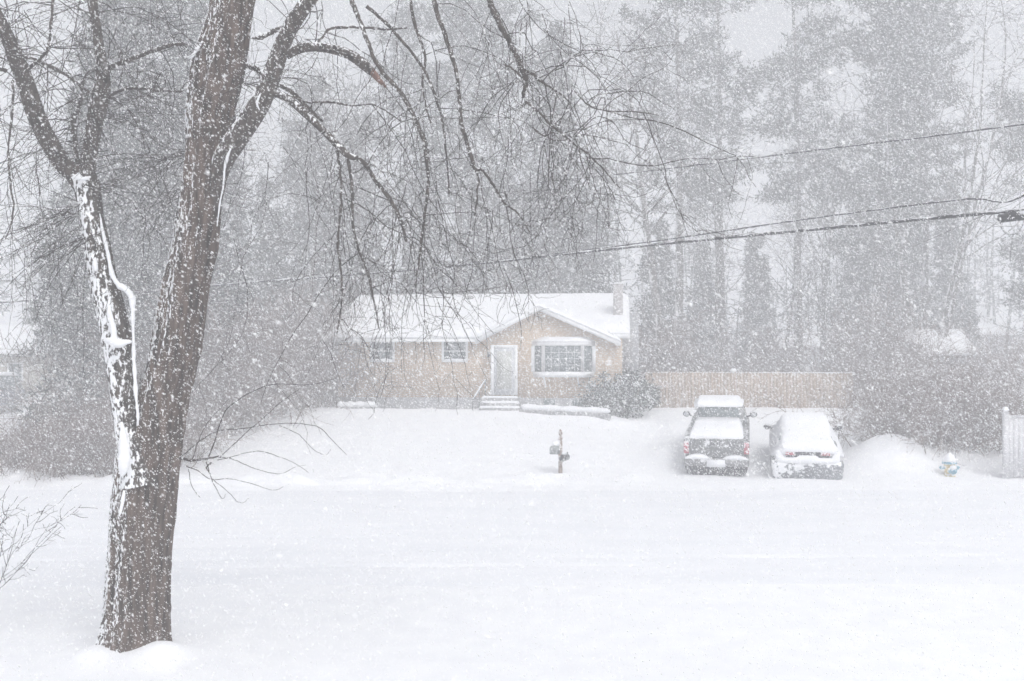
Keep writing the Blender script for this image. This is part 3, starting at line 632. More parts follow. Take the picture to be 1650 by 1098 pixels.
m.loft([[(t, r*math.cos(2*math.pi*i/n), r*.95*math.sin(2*math.pi*i/n)) for i in range(n)] for t, r in ((-hl, .06), (-hl+.03, .085), (hl-.03, .085), (hl, .06))]); m.build('case', M['cable'], sb)
for t in (-hl*.7, hl*.7): m = MB(); m.box(t-.015, t+.015, -.02, .02, .085, .12); m.build('hanger', M['steel'], sb)
m = MB(); a = np.linspace(math.pi*1.03, math.pi*1.97, 20); m.tubes(np.stack([-hl+.22+.19*np.cos(a), 0*a, -.06+.24*np.sin(a)], -1), np.full(20, .006), 5); m.build('drip_loop', M['cable'], sb)
m = MB(); m.tubes([(-hl+.24, 0, -.3), (-hl+.2, .02, -.5), (-hl+.19, 0, -.75)], [.004]*3, 4); m.build('hanging_wire', M['cable'], sb)

# ================================================================== THE MAPLE
mp = empty('maple_tree', tuple(P(220, 1050, 11.75)), label='large bare maple with forked snow plastered trunk in the near left foreground', cat='tree')
O = np.array(mp.location)
def radii(ws, Ys, n): return np.interp(np.linspace(0, len(ws)-1, n), np.arange(len(ws)), [w*Y/F/2 for w, Y in zip(ws, Ys)])
def bark_tube(name, trace, n, sides, material, amp=.03, freq=6, parent=mp, smooth_=True):
    pts = catmull([P(a[0], a[1], a[2]) for a in trace], n)-O; rad = radii([a[3] for a in trace], [a[2] for a in trace], n)
    m = MB(); m.tubes(pts, rad, sides, True); V = m.v[0].reshape(n, sides, 3).astype(float)
    for i in range(n):
        for j in range(sides):
            d = V[i, j]-pts[i]; an = 2*math.pi*j/sides
            q = Vector((math.cos(an)*freq*.5, math.sin(an)*freq*.5, pts[i][2]*1.6))
            k = 1-abs(mnoise.noise(Vector((q.x*2.2, q.y*2.2, q.z)))*2)   # ridged, stretched along the stem
            k2 = mnoise.noise(Vector((q.x*.6, q.y*.6, q.z*.8)))
            dn = norm(d); V[i, j] += dn*(amp*(k-.5)*1.0+amp*1.3*k2)
    m.v[0] = V.reshape(-1, 3).astype(np.float32)
    return m.build(name, material, parent, smooth_), pts+O, rad
trunk, tp, trd = bark_tube('trunk', [(212, 1095, 11.75, 160), (214, 1060, 11.75, 134), (217, 1030, 11.75, 110), (221, 980, 11.75, 99), (226, 880, 11.75, 95), (233, 800, 11.75, 98), (240, 740, 11.75, 100), (252, 690, 11.72, 90), (268, 620, 11.7, 76), (283, 560, 11.65, 76), (298, 470, 11.6, 70), (316, 380, 11.55, 66), (328, 280, 11.5, 62), (338, 180, 11.4, 72), (352, 110, 11.35, 78), (368, 40, 11.3, 68), (382, -30, 11.3, 64), (400, -120, 11.3, 56)], 640, 90, M['bark'], .030, 13)
limb1, l1, r1 = bark_tube('left_stem', [(226, 780, 11.55, 60), (214, 720, 11.5, 46), (204, 678, 11.48, 40), (198, 620, 11.45, 44), (193, 569, 11.45, 46), (182, 510, 11.45, 44), (168, 459, 11.45, 44), (156, 400, 11.45, 40), (146, 350, 11.45, 36), (139, 300, 11.45, 40), (130, 284, 11.45, 36)], 240, 40, M['stem'], .014, 6)
limb2, l2, r2 = bark_tube('limb', [(140, 310, 11.45, 34), (122, 284, 11.45, 32), (98, 260, 11.4, 30), (74, 220, 11.35, 29), (56, 180, 11.3, 28), (40, 130, 11.25, 25), (22, 85, 11.2, 23), (5, 45, 11.1, 20), (-30, -20, 11, 18)], 160, 28, M['limb'], .01, 5)
limb3, l3, r3 = bark_tube('limb', [(142, 310, 11.5, 26), (142, 270, 11.55, 24), (148, 225, 11.6, 24), (157, 180, 11.65, 27), (165, 140, 11.7, 26), (166, 110, 11.7, 18), (158, 60, 11.75, 15), (150, 10, 11.8, 15), (145, -40, 11.8, 14)], 160, 28, M['limb'], .01, 5)
limb4, l4, r4 = bark_tube('limb', [(344, 350, 11.5, 14), (350, 300, 11.4, 24), (358, 262, 11.35, 34), (380, 225, 11.3, 36), (412, 180, 11.25, 32), (436, 130, 11.2, 28), (450, 90, 11.2, 27), (466, 50, 11.15, 25), (490, 12, 11.1, 24), (520, -30, 11.1, 22), (560, -90, 11.1, 20)], 200, 30, M['limb'], .012, 5)
limb5, l5, r5 = bark_tube('limb', [(462, 88, 11.2, 14), (490, 76, 11.15, 15), (525, 77, 11.1, 14), (560, 86, 11.05, 15), (585, 103, 11.0, 16), (600, 116, 11, 12)], 90, 20, M['limb'], .008, 5)
bark_tube('torn_end', [(598, 114, 11, 12), (610, 128, 11, 9), (622, 141, 11, 3)], 24, 12, M['torn'], .004, 5)
limb6, l6, r6 = bark_tube('limb', [(440, 150, 11.2, 10), (462, 158, 11.1, 12), (490, 182, 11.0, 12), (520, 210, 10.9, 12), (545, 236, 10.85, 12), (560, 250, 10.8, 11), (585, 262, 10.8, 8), (605, 292, 10.8, 7), (628, 322, 10.8, 6), (645, 355, 10.8, 5), (655, 390, 10.8, 3)], 130, 16, M['limb'], .006, 5)
bark_tube('limb', [(446, 136, 11.3, 6), (472, 150, 11.35, 7), (500, 178, 11.4, 6), (520, 196, 11.4, 4)], 40, 12, M['limb'], .004, 5)
# smaller traced branches : (points), all one 'branch' part each
traces = [
 [(380, 97, 11.6, 9), (400, 106, 11.6, 9), (418, 112, 11.6, 9), (430, 135, 11.5, 7), (445, 150, 11.4, 5)],
 [(452, 48, 11.2, 10), (435, 52, 11.25, 9), (420, 60, 11.3, 8), (411, 61, 11.3, 4)],
 [(372, 175, 11.6, 6), (380, 200, 11.6, 7), (388, 222, 11.5, 6)],
 [(168, 120, 11.6, 11), (185, 106, 11.55, 10), (210, 96, 11.5, 9), (240, 84, 11.4, 8), (268, 73, 11.4, 8), (300, 66, 11.4, 7), (315, 72, 11.5, 5)],
 [(170, 170, 11.5, 8), (180, 152, 11.4, 7), (205, 143, 11.2, 6), (250, 148, 11.1, 5), (295, 150, 11, 4)],
 [(32, 92, 11.2, 6), (60, 98, 11.3, 6), (85, 108, 11.4, 6), (115, 128, 11.5, 5), (145, 152, 11.6, 5)],
 [(40, 118, 11.2, 6), (62, 98, 11.1, 6), (78, 78, 11, 5), (85, 40, 11, 5), (92, -10, 11, 5)],
 [(128, 268, 11.7, 9), (121, 230, 11.8, 9), (120, 195, 11.85, 10), (130, 165, 11.9, 8), (138, 120, 12, 5)],
 [(10, 115, 11.1, 7), (-8, 112, 11, 7), (-40, 100, 10.9, 6)],
 [(20, 130, 11, 5), (20, 180, 10.9, 4), (14, 240, 10.9, 4), (18, 300, 10.9, 4), (22, 340, 10.9, 3), (6, 390, 10.9, 2)],
 [(508, 72, 11.1, 5), (522, 52, 11.2, 5), (545, 42, 11.3, 5), (580, 41, 11.4, 5), (620, 43, 11.5, 4), (660, 40, 11.6, 3)],
 [(455, 150, 11.1, 5), (500, 168, 11.2, 4), (540, 168, 11.3, 4), (575, 172, 11.4, 3), (605, 172, 11.5, 3), (650, 200, 11.6, 2)],
 [(520, -30, 11.1, 12), (560, -45, 11.0, 11), (562, -10, 10.9, 9), (572, 25, 10.8, 8), (590, 75, 10.7, 8), (612, 118, 10.7, 8), (640, 150, 10.7, 8), (662, 185, 10.7, 8), (674, 220, 10.7, 8), (680, 270, 10.7, 7), (676, 330, 10.7, 6), (668, 400, 10.7, 5), (662, 460, 10.7, 3)],
 [(560, -90, 11.1, 14), (640, -110, 10.9, 12), (690, -40, 10.8, 10), (702, 5, 10.8, 9), (716, 42, 10.8, 8), (728, 85, 10.8, 8), (737, 130, 10.8, 8), (742, 185, 10.8, 8), (748, 225, 10.8, 8), (758, 265, 10.8, 7), (775, 272, 10.8, 5), (790, 292, 10.8, 5), (806, 315, 10.8, 4), (828, 330, 10.8, 3), (850, 365, 10.8, 2)],
 [(758, 265, 10.8, 5), (770, 280, 10.8, 5), (773, 310, 10.8, 4), (768, 350, 10.8, 3)],
 [(640, -110, 10.9, 14), (720, -130, 10.7, 13), (775, -50, 10.6, 12), (788, 0, 10.6, 11), (804, 40, 10.6, 11), (822, 75, 10.6, 10), (838, 108, 10.6, 10), (849, 138, 10.6, 9), (842, 166, 10.6, 6)],
 [(836, 108, 10.6, 6), (860, 122, 10.6, 5), (872, 130, 10.6, 6), (885, 136, 10.6, 5), (900, 148, 10.6, 4), (925, 165, 10.6, 3)],
 [(846, 165, 10.6, 5), (866, 180, 10.6, 5), (890, 203, 10.6, 5), (915, 222, 10.6, 4), (945, 245, 10.6, 4), (975, 270, 10.6, 3), (1005, 300, 10.6, 2)],
 [(812, 103, 10.6, 4), (830, 115, 10.6, 4), (845, 130, 10.6, 4)],
 [(925, 145, 10.7, 3), (950, 168, 10.8, 3), (975, 175, 10.9, 3), (1010, 178, 11, 3), (1060, 185, 11.1, 1.5)],
 [(856, 205, 10.6, 2), (880, 222, 10.6, 3), (905, 228, 10.6, 3), (930, 222, 10.6, 2)],
 [(590, 10, 11, 7), (640, 60, 11.1, 6), (680, 120, 11.2, 5), (700, 180, 11.2, 5), (712, 240, 11.2, 4), (716, 320, 11.2, 3)],
 [(660, -20, 11.3, 6), (672, 40, 11.3, 6), (690, 90, 11.3, 5), (686, 140, 11.3, 4), (700, 200, 11.3, 3)],
 [(543, 232, 10.9, 6), (548, 280, 10.9, 5), (552, 330, 10.9, 5), (546, 400, 10.9, 5), (552, 470, 10.9, 4), (545, 540, 10.9, 2)],
 [(560, 250, 10.9, 6), (568, 320, 10.9, 6), (572, 380, 10.9, 5), (590, 430, 10.9, 5), (605, 480, 10.9, 4), (618, 530, 10.9, 2)],
]
B = []
for t in traces:
    n = max(20, len(t)*8); pts = catmull([P(*a[:3]) for a in t], n); rad = radii([a[3] for a in t], [a[2] for a in t], n)*(.72+.28*R.random(n))
    pts = pts+np.cumsum(R.normal(0, .0035, (n, 3)), 0)
    m = MB(); m.tubes(pts-O, rad, 8, True); m.build('branch', M['limb'], mp, True); B.append((pts, rad))
# low suckers at the right side of the trunk
suck = MB()
sk = [[(290, 738, 11.5, 8), (302, 742, 11.3, 7), (318, 745, 11.2, 7), (335, 742, 11.1, 6), (354, 740, 11.1, 5)],
 [(292, 736, 11.5, 3), (320, 712, 11.3, 3), (350, 696, 11.2, 2.6), (390, 692, 11.1, 2.4), (430, 685, 11, 2.4), (470, 683, 11, 2), (510, 688, 11, 2), (530, 705, 11, 1.6), (557, 734, 11, 1)],
 [(334, 741, 11.1, 4), (345, 715, 11.1, 3.5), (352, 690, 11.1, 3.2), (362, 665, 11.1, 3), (372, 655, 11.1, 2.6), (400, 635, 11.1, 2.4), (440, 620, 11.1, 2), (500, 620, 11.1, 1.6), (540, 608, 11.1, 1)],
 [(354, 738, 11.1, 3), (380, 715, 11.1, 2.4), (420, 680, 11.1, 2), (460, 645, 11.1, 1.6), (485, 628, 11.1, 1)],
 [(350, 742, 11.1, 2.5), (390, 732, 11.1, 2), (420, 728, 11.1, 1.8), (450, 738, 11.1, 1.6), (480, 752, 11.1, 1.2), (500, 763, 11.1, 1)],
 [(352, 738, 11.1, 2), (375, 740, 11, 2), (410, 755, 11, 1.8), (450, 765, 11, 1.4), (480, 752, 11, 1), (495, 750, 11, 1)],
 [(300, 752, 11.3, 3), (315, 757, 11.3, 2.5), (340, 773, 11.3, 2), (365, 772, 11.3, 1.8), (400, 780, 11.3, 1.6), (440, 793, 11.3, 1.3), (457, 786, 11.3, 1)],
 [(332, 745, 11.2, 2.5), (345, 780, 11.2, 2), (357, 802, 11.2, 1.6), (364, 795, 11.2, 1)],
 [(342, 772, 11.2, 2), (365, 795, 11.2, 1.6), (385, 815, 11.2, 1.3), (400, 808, 11.2, 1)],
 [(304, 756, 11.3, 2), (312, 785, 11.3, 1.6), (324, 804, 11.3, 1.2)],
 [(310, 740, 11.3, 2.4), (325, 700, 11.3, 2), (345, 668, 11.3, 1.6), (370, 640, 11.3, 1)],
 [(450, 686, 11, 1.6), (480, 700, 11, 1.5), (505, 725, 11, 1.3), (525, 733, 11, 1), (534, 724, 11, 1)],
 [(340, 745, 11.1, 5), (336, 752, 11.1, 4), (341, 760, 11.1, 2)]]
for t in sk:
    n = 40; pts = catmull([P(*a[:3]) for a in t], n)+np.cumsum(R.normal(0, .002, (n, 3)), 0); rad = radii([a[3]*.62 for a in t], [a[2] for a in t], n)
    suck.tubes(pts-O, rad, 6)
suck.build('suckers', M['twig'], mp, True)
# secondary shoots and hanging twigs
def resample(pts, K):
    i = np.linspace(0, len(pts)-1, K); return np.stack([np.interp(i, np.arange(len(pts)), pts[:, c]) for c in range(3)], -1)
limbs = np.stack([resample(p, 24) for p in [l2, l3, l4, l5, l6]+[b[0] for b in B]])
nl = len(limbs)
tw = MB()
def addtw(c, r0, r1, sides=3): tw.tubes(c-O, taper(len(c), c.shape[1], r0, r1), sides)
# level 1: arching shoots
def sub(cur, n, t0=.1, t1=1., sp=.85): return pick(cur, n, t0, t1, sp)
lef = limbs[[0, 1, 8, 9, 10, 11, 12, 13]]; rig = limbs[[2, 3, 4]+list(range(15, nl))]
def family(base, n1, L1, n2, L2, n3, L3, droop):
    p, d, _ = sub(base, n1, .15, 1, .8); d[:, 2] = d[:, 2]*.7+.12
    c1 = grow(p, d, R.uniform(.5, 1, n1)*L1, 12, .20, (0, 0, -1), droop, late=droop*.4); addtw(c1, R.uniform(.0045, .008, n1), .0028, 4)
    p, d, _ = sub(c1, n2, .15, 1, .7)
    c2 = grow(p, d, R.uniform(.4, 1, n2)*L2, 9, .22, (0, 0, -1), droop*1.2, late=droop*2.2); addtw(c2, R.uniform(.0025, .0042, n2), .0018)
    p, d, _ = sub(c2, n3, .1, 1, .75)
    c3 = grow(p, d, R.uniform(.3, 1, n3)*L3, 6, .25, (0, 0, -1), .03); addtw(c3, .0024, .0015)
family(rig, 80, 2.2, 320, 1.1, 620, .45, .11)
family(lef, 80, 1.8, 330, 1.0, 550, .4, .10)
# long hanging tresses seen over the house
def tress(px, py, Y, n, L, spread, lean=0, r=.0042):
    n = max(2, int(n*.62))
    s0 = P(px, py, Y); st_ = s0+R.normal(0, 1, (n, 3))*np.array([spread, .35, .25])
    d = np.tile([lean, 0, -1.0], (n, 1))+R.normal(0, .28, (n, 3))
    c = grow(st_, d, R.uniform(.55, 1, n)*L, 16, .12, (lean*.4, 0, -1), .10, late=.18); addtw(c, R.uniform(r*.7, r*1.3, n), .002, 4)
    p, d, _ = sub(c, n*4, .15, .95, .6); c2 = grow(p, d, R.uniform(.25, 1, n*4)*L*.35, 8, .18, (0, 0, -1), .10, late=.25); addtw(c2, .0028, .0017)
    p, d, _ = sub(c2, n*6, .15, 1, .7); c3 = grow(p, d, R.uniform(.1, .35, n*6), 5, .22, (0, 0, -1), .0); addtw(c3, .0022, .0014)
for a in [(548, 300, 10.9, 7, 1.9, .10), (572, 330, 10.9, 6, 1.8, .12, .15), (600, 300, 11, 5, 1.7, .15, .1), (664, 330, 10.7, 12, 2.4, .12, .02), (680, 380, 10.7, 8, 1.9, .14, .08), (650, 400, 10.8, 5, 2.1, .12), (742, 300, 10.8, 8, 1.8, .12), (772, 340, 10.8, 6, 1.6, .14, .15), (716, 220, 11, 6, 1.9, .18), (690, 200, 11.2, 6, 1.8, .18), (810, 320, 10.8, 6, 1.3, .14, .25), (850, 370, 10.8, 5, 1.0, .15, .3), (855, 190, 10.7, 6, 1.4, .2), (900, 215, 10.7, 9, 1.4, .2, .1), (940, 245, 10.7, 9, 1.3, .2, .12), (980, 280, 10.7, 7, 1.1, .2, .15), (640, 150, 11, 6, 1.9, .25), (600, 190, 11.2, 5, 1.8, .25), (480, 200, 11.3, 5, 1.8, .2), (440, 250, 11.4, 4, 1.9, .2), (400, 330, 11.5, 4, 2.2, .12, .05), (380, 240, 11.6, 4, 2.1, .15),
          (20, 150, 11, 5, 2.4, .2, .02), (55, 230, 11.2, 5, 2.4, .2, .05), (5, 330, 11, 5, 1.9, .2), (100, 400, 11.6, 6, 1.9, .15), (130, 330, 11.8, 6, 2.2, .12), (240, 270, 11.6, 5, 1.6, .25), (200, 300, 11.7, 5, 1.6, .2), (60, 20, 11.1, 5, 1.6, .3), (220, 60, 11.5, 5, 1.5, .3), (270, 90, 11.6, 6, 1.7, .25),
          (820, -10, 10.7, 7, 1.7, .35, .15), (880, 30, 10.8, 7, 1.6, .35, .2), (760, 0, 10.9, 7, 1.9, .3), (620, -20, 11, 7, 1.9, .4), (700, 60, 11, 7, 1.9, .3), (500, 0, 11.2, 5, 1.5, .35), (930, 60, 10.9, 6, 1.5, .3, .2)]:
    tress(*a)
# fans of shoots from the left stem toward the trunk and leftwards
for (px, py, Y, n, dx, dz, L) in [(165, 180, 11.5, 16, 1, .15, 1.1), (300, 250, 11.4, 22, -1, -.35, 1.2), (150, 300, 11.4, 12, 1, .1, 1.1), (120, 340, 11.3, 26, -1, -.45, 1.2), (150, 240, 11.4, 12, -1, .0, 1.1), (300, 300, 11.4, 10, -1, -.6, 1.1), (140, 380, 11.3, 16, -1, -.8, 1.3), (385, 130, 11.5, 12, 1, .3, .9), (200, 150, 11.5, 10, 1, -.2, .9), (40, 110, 11.2, 12, -.5, .6, 1.0), (345, 40, 11.3, 8, -1, .3, .9)]:
    p = np.tile(P(px, py, Y), (n, 1))+R.normal(0, .06, (n, 3)); d = np.tile([dx, 0, dz], (n, 1))+R.normal(0, .33, (n, 3))
    n0 = n; c = grow(p, d, R.uniform(.5, 1.1, n)*L, 9, .10, (0, 0, -1), .04); addtw(c, R.uniform(.003, .005, n), .002, 4)
    p, d, _ = sub(c, n*3, .2, .95, .5); c2 = grow(p, d, R.uniform(.2, .6, n*3), 6, .15, (0, 0, -1), .03); addtw(c2, .0024, .0015)
tw.build('twigs', M['twig'], mp)['kind'] = 'stuff'
# snow lying on the maple
def snowline(trace, n=40, sides=10, jit=.2):
    pts = catmull([P(*a[:3]) for a in trace], n)-O; rad = radii([a[3] for a in trace], [a[2] for a in trace], n)*.8*(1+jit*np.convolve(R.random(n+4)-.5, [.15, .25, .3, .25, .15], 'valid')*1.6); pts = pts+np.stack([np.convolve(R.normal(0, .006, n+8), np.ones(9)/9, 'valid') for _ in range(3)], -1); m = MB(); m.tubes(pts, rad, sides, True); m.build('snow_ridge', M['snow'], mp, True)
snowline([(160, 345, 11.36, 2), (166, 375, 11.34, 6), (174, 410, 11.32, 7), (180, 440, 11.31, 8), (190, 458, 11.3, 9), (204, 468, 11.3, 12), (213, 480, 11.3, 13), (214, 495, 11.3, 10), (215, 530, 11.3, 7), (216, 580, 11.3, 7), (219, 630, 11.3, 7), (222, 668, 11.3, 6), (222, 686, 11.3, 2)], 150, jit=.7)
snowline([(153, 415, 11.28, 3), (153, 428, 11.25, 12), (156, 436, 11.25, 8)], 16)
snowline([(178, 478, 11.26, 4), (176, 500, 11.24, 10), (182, 525, 11.24, 14), (184, 545, 11.22, 14), (180, 552, 11.2, 10)], 30, jit=.5)
snowline([(170, 548, 11.2, 5), (180, 550, 11.18, 17), (192, 553, 11.16, 20), (205, 551, 11.18, 10), (212, 552, 11.2, 4)], 24)
snowline([(196, 680, 11.25, 4), (198, 698, 11.22, 12), (200, 718, 11.2, 20), (200, 740, 11.2, 24), (199, 756, 11.2, 20), (196, 768, 11.2, 5)], 34, jit=.35)
snowline([(200, 790, 11.25, 4), (198, 805, 11.24, 8), (195, 822, 11.24, 6), (192, 832, 11.24, 2)], 20)
snowline([(118, 281, 11.28, 3), (126, 287, 11.26, 8), (136, 288, 11.26, 8), (146, 285, 11.28, 4)], 18)
snowline([(296, 92, 11.1, 2), (308, 92, 11.05, 6), (318, 80, 11.05, 6), (326, 66, 11.05, 3)], 18)
snowline([(350, 365, 11.3, 2), (354, 330, 11.27, 4), (360, 300, 11.24, 3), (362, 272, 11.18, 5), (366, 255, 11.14, 7), (372, 240, 11.12, 2)], 50, jit=.9)
snowline([(418, 178, 11.02, 2), (414, 165, 11.0, 5), (420, 150, 11, 3)], 12)

# ================================================================== OTHER VEGETATION
def bare_mesh(seed, H, stems=1, spread=.15, lean=(0, 0), n1=26, n2=220, n3=700, rb=.16, low=.25):
    global R; R0 = R; R = np.random.default_rng(seed)
    T = MB(); Cm = MB()
    d = R.normal(0, spread, (stems, 3)); d[:, 2] = 1; d[:, 0] += lean[0]; d[:, 1] += lean[1]
    c0 = grow(np.zeros((stems, 3))-[0, 0, .3]+R.normal(0, .05*stems, (stems, 3))*[1, 1, 0], d, R.uniform(.85, 1.0, stems)*H, 16, .05, (0, 0, 1), .05)
    T.tubes(c0, taper(stems, 16, rb, rb*.12), 8)
    p, d, t = pick(c0, n1*stems, low, .98, .75); d[:, 2] = np.abs(d[:, 2])+.35
    L = (1.1-t)*H*.42+.6; c1 = grow(p, d, L, 10, .12, (0, 0, 1), .05); T.tubes(c1, taper(len(c1), 10, rb*.38*(1.1-t), .012*min(1, H/8)), 5)
    p, d, t = pick(c1, n2*stems, .15, 1, .65); c2 = grow(p, d, R.uniform(.5, 1, len(p))*H*.14, 7, .18, (0, 0, 1), .05); Cm.tubes(c2, taper(len(c2), 7, .018*min(1, H/8), .007*min(1, H/6)), 3)
    p, d, t = pick(c2, n3*stems, .1, 1, .6); c3 = grow(p, d, R.uniform(.4, 1, len(p))*H*.07, 5, .2, (0, 0, 1), .03); Cm.tubes(c3, taper(len(c3), 5, .009*min(1, H/8), .005*min(1, H/6)), 3)
    R = R0; return T, Cm
def blades(Cm, p, out, n, L, W):
    # n thin needle sprays at each point
    P_ = np.repeat(p, n, 0); d = norm(np.repeat(out, n, 0)*.7+R.normal(0, .75, P_.shape)); l = R.uniform(.5, 1, (len(P_), 1))*L
    s_ = norm(np.cross(d, R.normal(0, 1, P_.shape)))*W*.5
    P_ = P_+R.normal(0, .06, P_.shape)
    a = P_-s_*.4; b = P_+d*l*.55+s_; c = P_+d*l; e = P_+d*l*.5-s_
    v = np.stack([a, b, c, e], 1).reshape(-1, 3); i = np.arange(len(P_))*4
    Cm.arr(v, np.stack([i, i+1, i+2, i+3], -1))
def pine_mesh(seed, H, low=.35, nb=75, spread=3.2, kind='pine', tr=.26, bl=7, per=15, blen=.42, bw=.065):
    global R; R0 = R; R = np.random.default_rng(seed)
    T = MB(); Cm = MB()
    c0 = grow([[0, 0, -.4]], [[R.normal(0, .015), R.normal(0, .015), 1]], H, 20, .012, (0, 0, 1), .05); T.tubes(c0, taper(1, 20, tr, .03), 10)
    # dead stubs under the crown
    if kind == 'pine':
        p, d, t = pick(c0, 26, .12, low+.1, 1.0); d[:, 2] -= .1; cs = grow(p, d, R.uniform(.5, 2.0, 26), 5, .15, (0, 0, -1), .05); T.tubes(cs, taper(26, 5, .025, .008), 4)
    p, d, t = pick(c0, nb, low, .985, 1.0); rel = (t-low)/(1-low)
    if kind == 'pine': L = spread*(.55+.9*np.sin(np.clip(rel, 0, 1)*np.pi*.92+.25))*R.uniform(.5, 1.15, nb)*.75; d[:, 2] = .12+.5*rel; pl = .03
    else: L = spread*(1.04-rel)*R.uniform(.75, 1.1, nb)+.25; d[:, 2] = -.12+.35*rel; pl = -.02
    c1 = grow(p, d, L, 8, .10, (0, 0, 1), pl); T.tubes(c1, taper(nb, 8, .04, .01), 4)
    n2 = nb*per
    q, d2, t2 = pick(c1, n2, .22, 1.0, .75); d2[:, 2] *= .35
    c2 = grow(q, d2, R.uniform(.2, .9, n2)*(.9 if kind == 'pine' else .6), 3, .15, (0, 0, 1), .05)
    pts = c2[:, 1:].reshape(-1, 3); out = norm(np.repeat(c2[:, 2]-c2[:, 0], 2, 0))
    if kind != 'pine': out = norm(out+[0, 0, -.35])
    blades(Cm, pts, out, bl, blen, bw)
    R = R0; return T, Cm
def brush_mesh(seed, H, W_, stems=60, n2=900, n3=1500, r=.012):
    global R; R0 = R; R = np.random.default_rng(seed)
    Cm = MB(); T = MB(); b = R.normal(0, 1, (stems, 3))*[W_*.33, W_*.18, 0]; b[:, 2] = -.1
    d = R.normal(0, .38, (stems, 3)); d[:, 2] = 1; d[:, 0] += b[:, 0]*.25/W_
    c0 = grow(b, d, R.uniform(.6, 1.1, stems)*H, 9, .13, (0, 0, -1), .045); T.tubes(c0, taper(stems, 9, r*1.2, r*.5), 4)
    p, d, t = pick(c0, n2, .12, 1, .6); d[:, 2] += .1; c1 = grow(p, d, R.uniform(.3, 1, n2)*H*.4, 6, .2, (0, 0, -1), .04); Cm.tubes(c1, taper(n2, 6, r*.6, r*.4), 3)
    p, d, t = pick(c1, n3, .1, 1, .7); c2 = grow(p, d, R.uniform(.3, 1, n3)*H*.18, 4, .2, (0, 0, -1), .02); Cm.tubes(c2, taper(n3, 4, r*.4, r*.3), 3)
    R = R0; return T, Cm
def thing_tree(name, TC, tmat, cmat, x, y, lab, cat, grp, parts=('trunk', 'crown'), sc_=1, rz=0):
    root = empty(name, (x, y, float(hh(x, y))), rz, label=lab, cat=cat, group=grp)
    TC[0].build(parts[0], tmat, root); TC[1].build(parts[1], cmat, root); root.scale = (sc_,)*3; return root
def put(proto, x, y, lab, sc_=1, rz=0, sz=None):
    o = copy_tree(proto); o.location = (x, y, float(hh(x, y))); o.rotation_euler = (0, 0, rz); o.scale = (sc_, sc_, sz or sc_); o['label'] = lab; return o
GP = 'pine trees beyond the house'
pA = thing_tree('pine_tree', pine_mesh(11, 27, .34, 62, 3.7, per=24), M['fartrunk'], M['needle'], PX(1092, 49), 49, 'tall pine just right of the chimney behind the left end of the fence', 'pine tree', GP)
pB = thing_tree('pine_tree', pine_mesh(12, 25, .42, 50, 3.0, per=22), M['fartrunk'], M['needle'], PX(1287, 52), 52, 'straight tall pine with long bare trunk behind the sedan', 'pine tree', GP)
pC = thing_tree('pine_tree', pine_mesh(13, 24, .28, 66, 4.0, per=24), M['fartrunk'], M['needle'], PX(1405, 50), 50, 'broad pine behind the right end of the fence', 'pine tree', GP)
put(pB, PX(1165, 54), 54, 'pine with bare lower trunk between the chimney pine and the straight pine', 1.02, 1.4)
put(pA, PX(1455, 49), 49, 'dark pine left of the snowy shed roof, beside the broad pine', .92, 4.0)
put(pB, PX(1488, 53), 53, 'slim pine rising straight above the snowy shed roof', .9, 5.0)
put(pC, PX(1668, 47), 47, 'pine cut by the right edge of the picture above the splice box', .66, 1.0)
put(pA, PX(965, 56), 56, 'pine in the woods directly left of the chimney', .5, 5.5)
put(pC, PX(800, 54), 54, 'pine above the front door of the brick house', .98, 2.5)
put(pB, PX(735, 48), 48, 'pine above the second small window of the brick house', .95, 4.5)
put(pA, PX(655, 52), 52, 'pine above the middle of the left roof of the brick house', .92, 3.5)
GS = 'spruce trees left of and behind the house'
sA = thing_tree('spruce_tree', pine_mesh(21, 19, .05, 220, 2.7, 'spruce', .2, 6, 13, .5, .09), M['fartrunk'], M['needle'], PX(170, 36), 36, 'dense dark spruce seen between the left stem and the main trunk of the maple', 'spruce tree', GS)
sB = thing_tree('spruce_tree', pine_mesh(22, 15.5, .04, 180, 2.3, 'spruce', .16, 6, 12, .45, .08), M['fartrunk'], M['needle'], PX(503, 55), 55, 'narrow pointed spruce above the left end of the brick house', 'spruce tree', GS, sc_=1.15)
put(sA, PX(160, 42), 42, 'dark spruce left of the maple left stem above the snow buried car', .80, 2)
put(sA, PX(262, 38), 38, 'dense spruce directly behind the main maple trunk', 1.12, 4)
put(sB, PX(330, 44), 44, 'slender spruce right behind the main maple trunk at its right side', 1.25, 1)
put(sB, PX(430, 50), 50, 'shorter spruce between the maple and the brick house', .72, 3)
put(sB, PX(575, 56), 56, 'faint narrow spruce behind the left slope of the brick house roof', 1.02, 5)
put(sB, PX(385, 54), 54, 'faint small spruce just right of the maple trunk', .62, 2)
put(sA, PX(1535, 57), 57, 'faint spruce behind the pale grey house at far right', .62, 2)
put(sA, PX(902, 51), 51, 'pointed spruce rising behind the front gable of the brick house', 1.0, 2.6)
put(sB, PX(1130, 62), 62, 'faint low spruce behind the fence left of the pickup truck', .6, 2)
GB = 'bare trees beyond the house'
bA = thing_tree('bare_tree', bare_mesh(31, 21, 1, .05, (-.24, 0), 30, 260, 800, .26, .3), M['fartrunk'], M['twig'], PX(1088, 46), 46, 'bare tree with crooked trunk leaning left over the chimney', 'bare tree', GB)
bB = thing_tree('bare_tree', bare_mesh(32, 21, 4, .13, (.05, 0), 12, 70, 240, .14, .35), M['fartrunk'], M['twig'], PX(1490, 47), 47, 'bare tree of several fanning stems above the shed at upper right', 'bare tree', GB)
put(bA, PX(1325, 58), 58, 'thin faint bare tree behind the sedan beyond the straight pine', .9, 2)
put(bA, PX(1172, 51), 51, 'slender bare tree directly behind the pickup truck roof', .62, 1.2)
